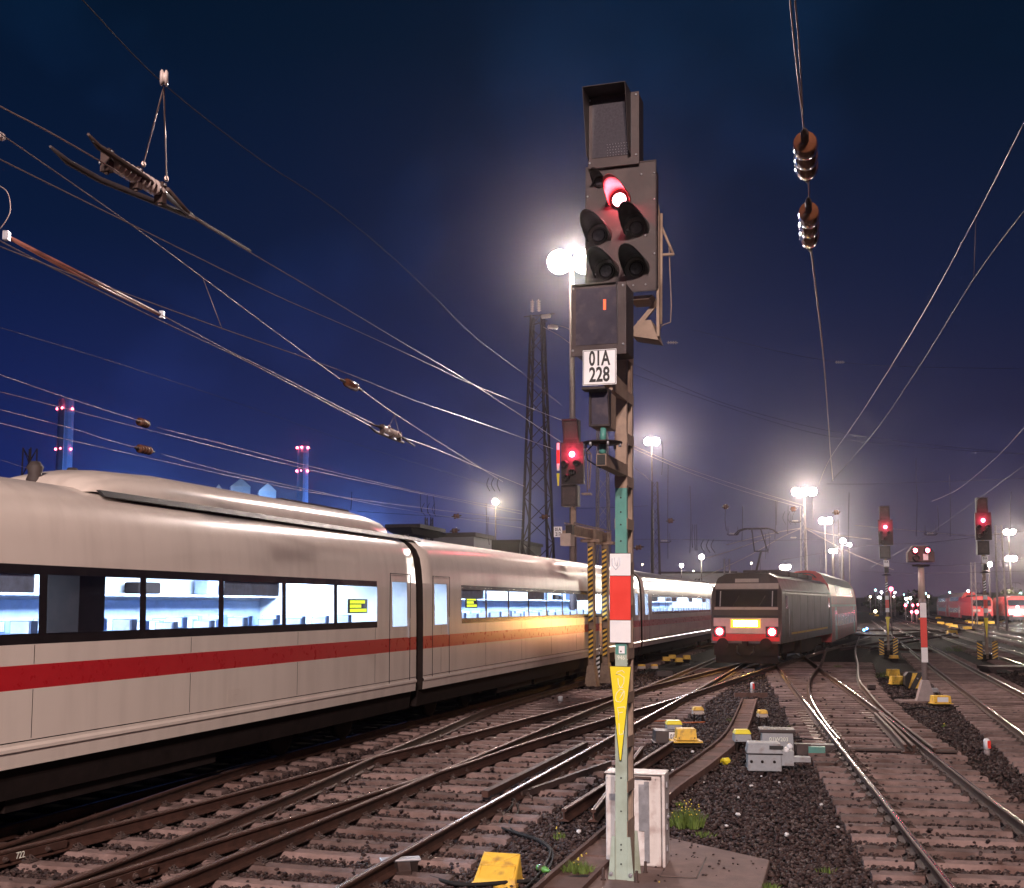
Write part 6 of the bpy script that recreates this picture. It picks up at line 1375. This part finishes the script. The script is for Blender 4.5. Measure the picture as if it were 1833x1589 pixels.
# ------------------------------------------------------------------ small far lamps
def small_lamp(px, py, Y, mtl, r, label, cat='lamp', post=True):
    p = U(px, py, Y); t = thing('small_lamp', label, cat, (p.x, Y, 0), group='small lamps across the far yard')
    b = MB(); b.ball((0, 0, p.z), r, n=8); b.obj('bulb', mtl, t)
    if post: b = MB(); b.tube([(0, .1, 0), (0, .1, p.z - r * .5)], .06, 6); b.obj('post', 'pole', t)
sl_ = [(1567, 1056, 'e_cyan', .3), (1578, 1060, 'e_white', .3), (1573, 1069, 'e_white', .22), (1576, 1070, 'e_white', .22), (1558, 1068, 'e_warm', .25), (1602, 1060, 'e_white', .2), (1618, 1064, 'e_cyan', .18), (1622, 1072, 'e_white', .3), (1626, 1071, 'e_warm', .3), (1630, 1070, 'e_white', .25), (1656, 1062, 'e_cyan', .3), (1662, 1067, 'e_warm', .25), (1625, 1078, 'e_cyan', .2), (1733, 1058, 'e_white', .3), (1804, 1066, 'e_white', .25), (1827, 1062, 'e_cyan', .4), (1700, 1060, 'e_cyan', .25), (1567, 1094, 'e_warm', .35), (1600, 1068, 'e_warm', .2), (1241, 1022, 'e_warm', .2), (1345, 1008, 'e_warm', .2), (1150, 1010, 'e_warm', .2)]
for x, y, m_, r in sl_: small_lamp(x, y, 260 + 60 * random.random(), m_, r, 'tiny %s lamp far away near the horizon of the yard' % {'e_cyan': 'greenish', 'e_white': 'white', 'e_warm': 'warm yellow'}[m_])
for x, y, Y, r in ((1595, 1054, 110, .2), (1621, 1083, 200, .25), (1632, 1095, 180, .2), (1641, 1095, 180, .3), (1634, 1083, 200, .2), (1643, 1082, 220, .2)): small_lamp(x, y, Y, 'e_red', r, 'small red signal lamp far away near the horizon')
t = thing('ground_signal', 'low blue ground lamp shining beside the last red coach', 'signal', G(1549, 1131))
b = MB(); b.bb(-.35, .35, 0, .2, -.02, .3); b.obj('housing', 'under', t)
for x, z in ((-.15, .2), (.15, .34)): b = MB(); b.ball((x, -.05, z), .11, n=8); b.obj('lamp', 'e_blue', t)
lamp_light('blue_light', (0, -.4, .35), 60, (.1, .35, 1), .15, t)
for x, y in ((1570, 1103), (1590, 1108), (1685, 1118), (1700, 1121), (1708, 1124), (1733, 1128), (1706, 1136), (1680, 1108), (1740, 1117), (1755, 1118), (1775, 1117), (1650, 1110), (1560, 1100)):
    ybox(x, y, .9, .4, .35, 'low orange box on the ballast far across the yard', group='far orange boxes')
for x, y in ((1733, 1115), (1795, 1116)):
    t = thing('buffer_board', 'small striped board on the ballast before the %s red locomotive' % ('unlit' if x < 1760 else 'lit'), 'board', G(x, y)); hazard_strip('panel', t, 1.0, .5, 2, (0, 0, 0), (0, 0, 0), 1, 'yblack', 'ybox')
p = G(1818, 1207); b = MB(); b.box((0, .5, .25), (2.2, 1.2, .12)); b.box((-.9, .5, .1), (.25, 1.1, .25)); b.box((.9, .5, .1), (.25, 1.1, .25)); o = b.obj('loading_step', 'casebrown'); o.location = p; tag(o, 'low brown step of boards at the right edge beside the track', 'step')

# ------------------------------------------------------------------ floods behind the viewpoint (real masts, out of the frame)
for (loc, pw, colr), tg, lab in ((KEY_A, (0, 14, 1), 'flood lamp on a tall mast behind the viewpoint'), (KEY_B, (-3, 18, 1), 'second flood lamp on a tall mast behind the viewpoint, farther right')):
    t = thing('flood_lamp', lab, 'flood lamp', (loc[0], loc[1], 0), group='yard flood lamps'); b = MB(); b.tube([(0, 0, 0), (0, 0, loc[2] + .3)], [.2, .12], 10); b.obj('pole', 'pole', t)
    b = MB(); b.box((0, .25, loc[2] + .3), (1.0, .5, .3)); b.obj('lamp_head', 'grey', t)
    lamp_light('flood_light', (loc[0], loc[1] + .3, loc[2]), pw, colr, .35, None, tg, 130)

t = thing('flood_lamp', 'flood lamp on a mast beyond the right edge of the frame', 'flood lamp', (62, 105, 0), group='yard flood lamps'); b = MB(); b.tube([(0, 0, 0), (0, 0, 18.3)], [.2, .12], 10); b.obj('pole', 'pole', t)
b = MB(); b.box((0, .3, 18.3), (1.0, .5, .3)); b.obj('lamp_head', 'grey', t)
lamp_light('flood_light', (62, 106, 18), 90000, (1, .80, .72), .35, None, (66, 165, 1), 90)

p = U(1440, 880, 150); lamp_light('flood_light', (p.x + 1.2, 151, p.z - .4), 70000, (1, .82, .75), .3, None, (76, 195, 1), 80)

# ------------------------------------------------------------------ night haze over the yard
hb = MB(); hb.bb(-900, 900, -890, 900, -1.2, 136); o = hb.obj('haze', 'black'); o.data.materials.clear()
hm = bpy.data.materials.new('haze'); hm.use_nodes = True; hn = hm.node_tree; hn.nodes.clear()
hv = hn.nodes.new('ShaderNodeVolumePrincipled'); hv.inputs['Color'].default_value = (.86, .80, .88, 1); hv.inputs['Density'].default_value = .00022; hv.inputs['Anisotropy'].default_value = .95
ho = hn.nodes.new('ShaderNodeOutputMaterial'); hn.links.new(hv.outputs[0], ho.inputs['Volume'])
o.data.materials.append(hm); tag(o, kind='stuff')

# lettering becomes plain mesh
dg = bpy.context.evaluated_depsgraph_get()
for o in TEXTS:
    me = bpy.data.meshes.new_from_object(o.evaluated_get(dg)); n = link('lettering', me, o.parent); n.location = o.location; n.rotation_euler = o.rotation_euler; n.scale = o.scale
    if o.name.startswith('red_digit'): n.name = 'red_digit'
for o in TEXTS: bpy.data.objects.remove(o)
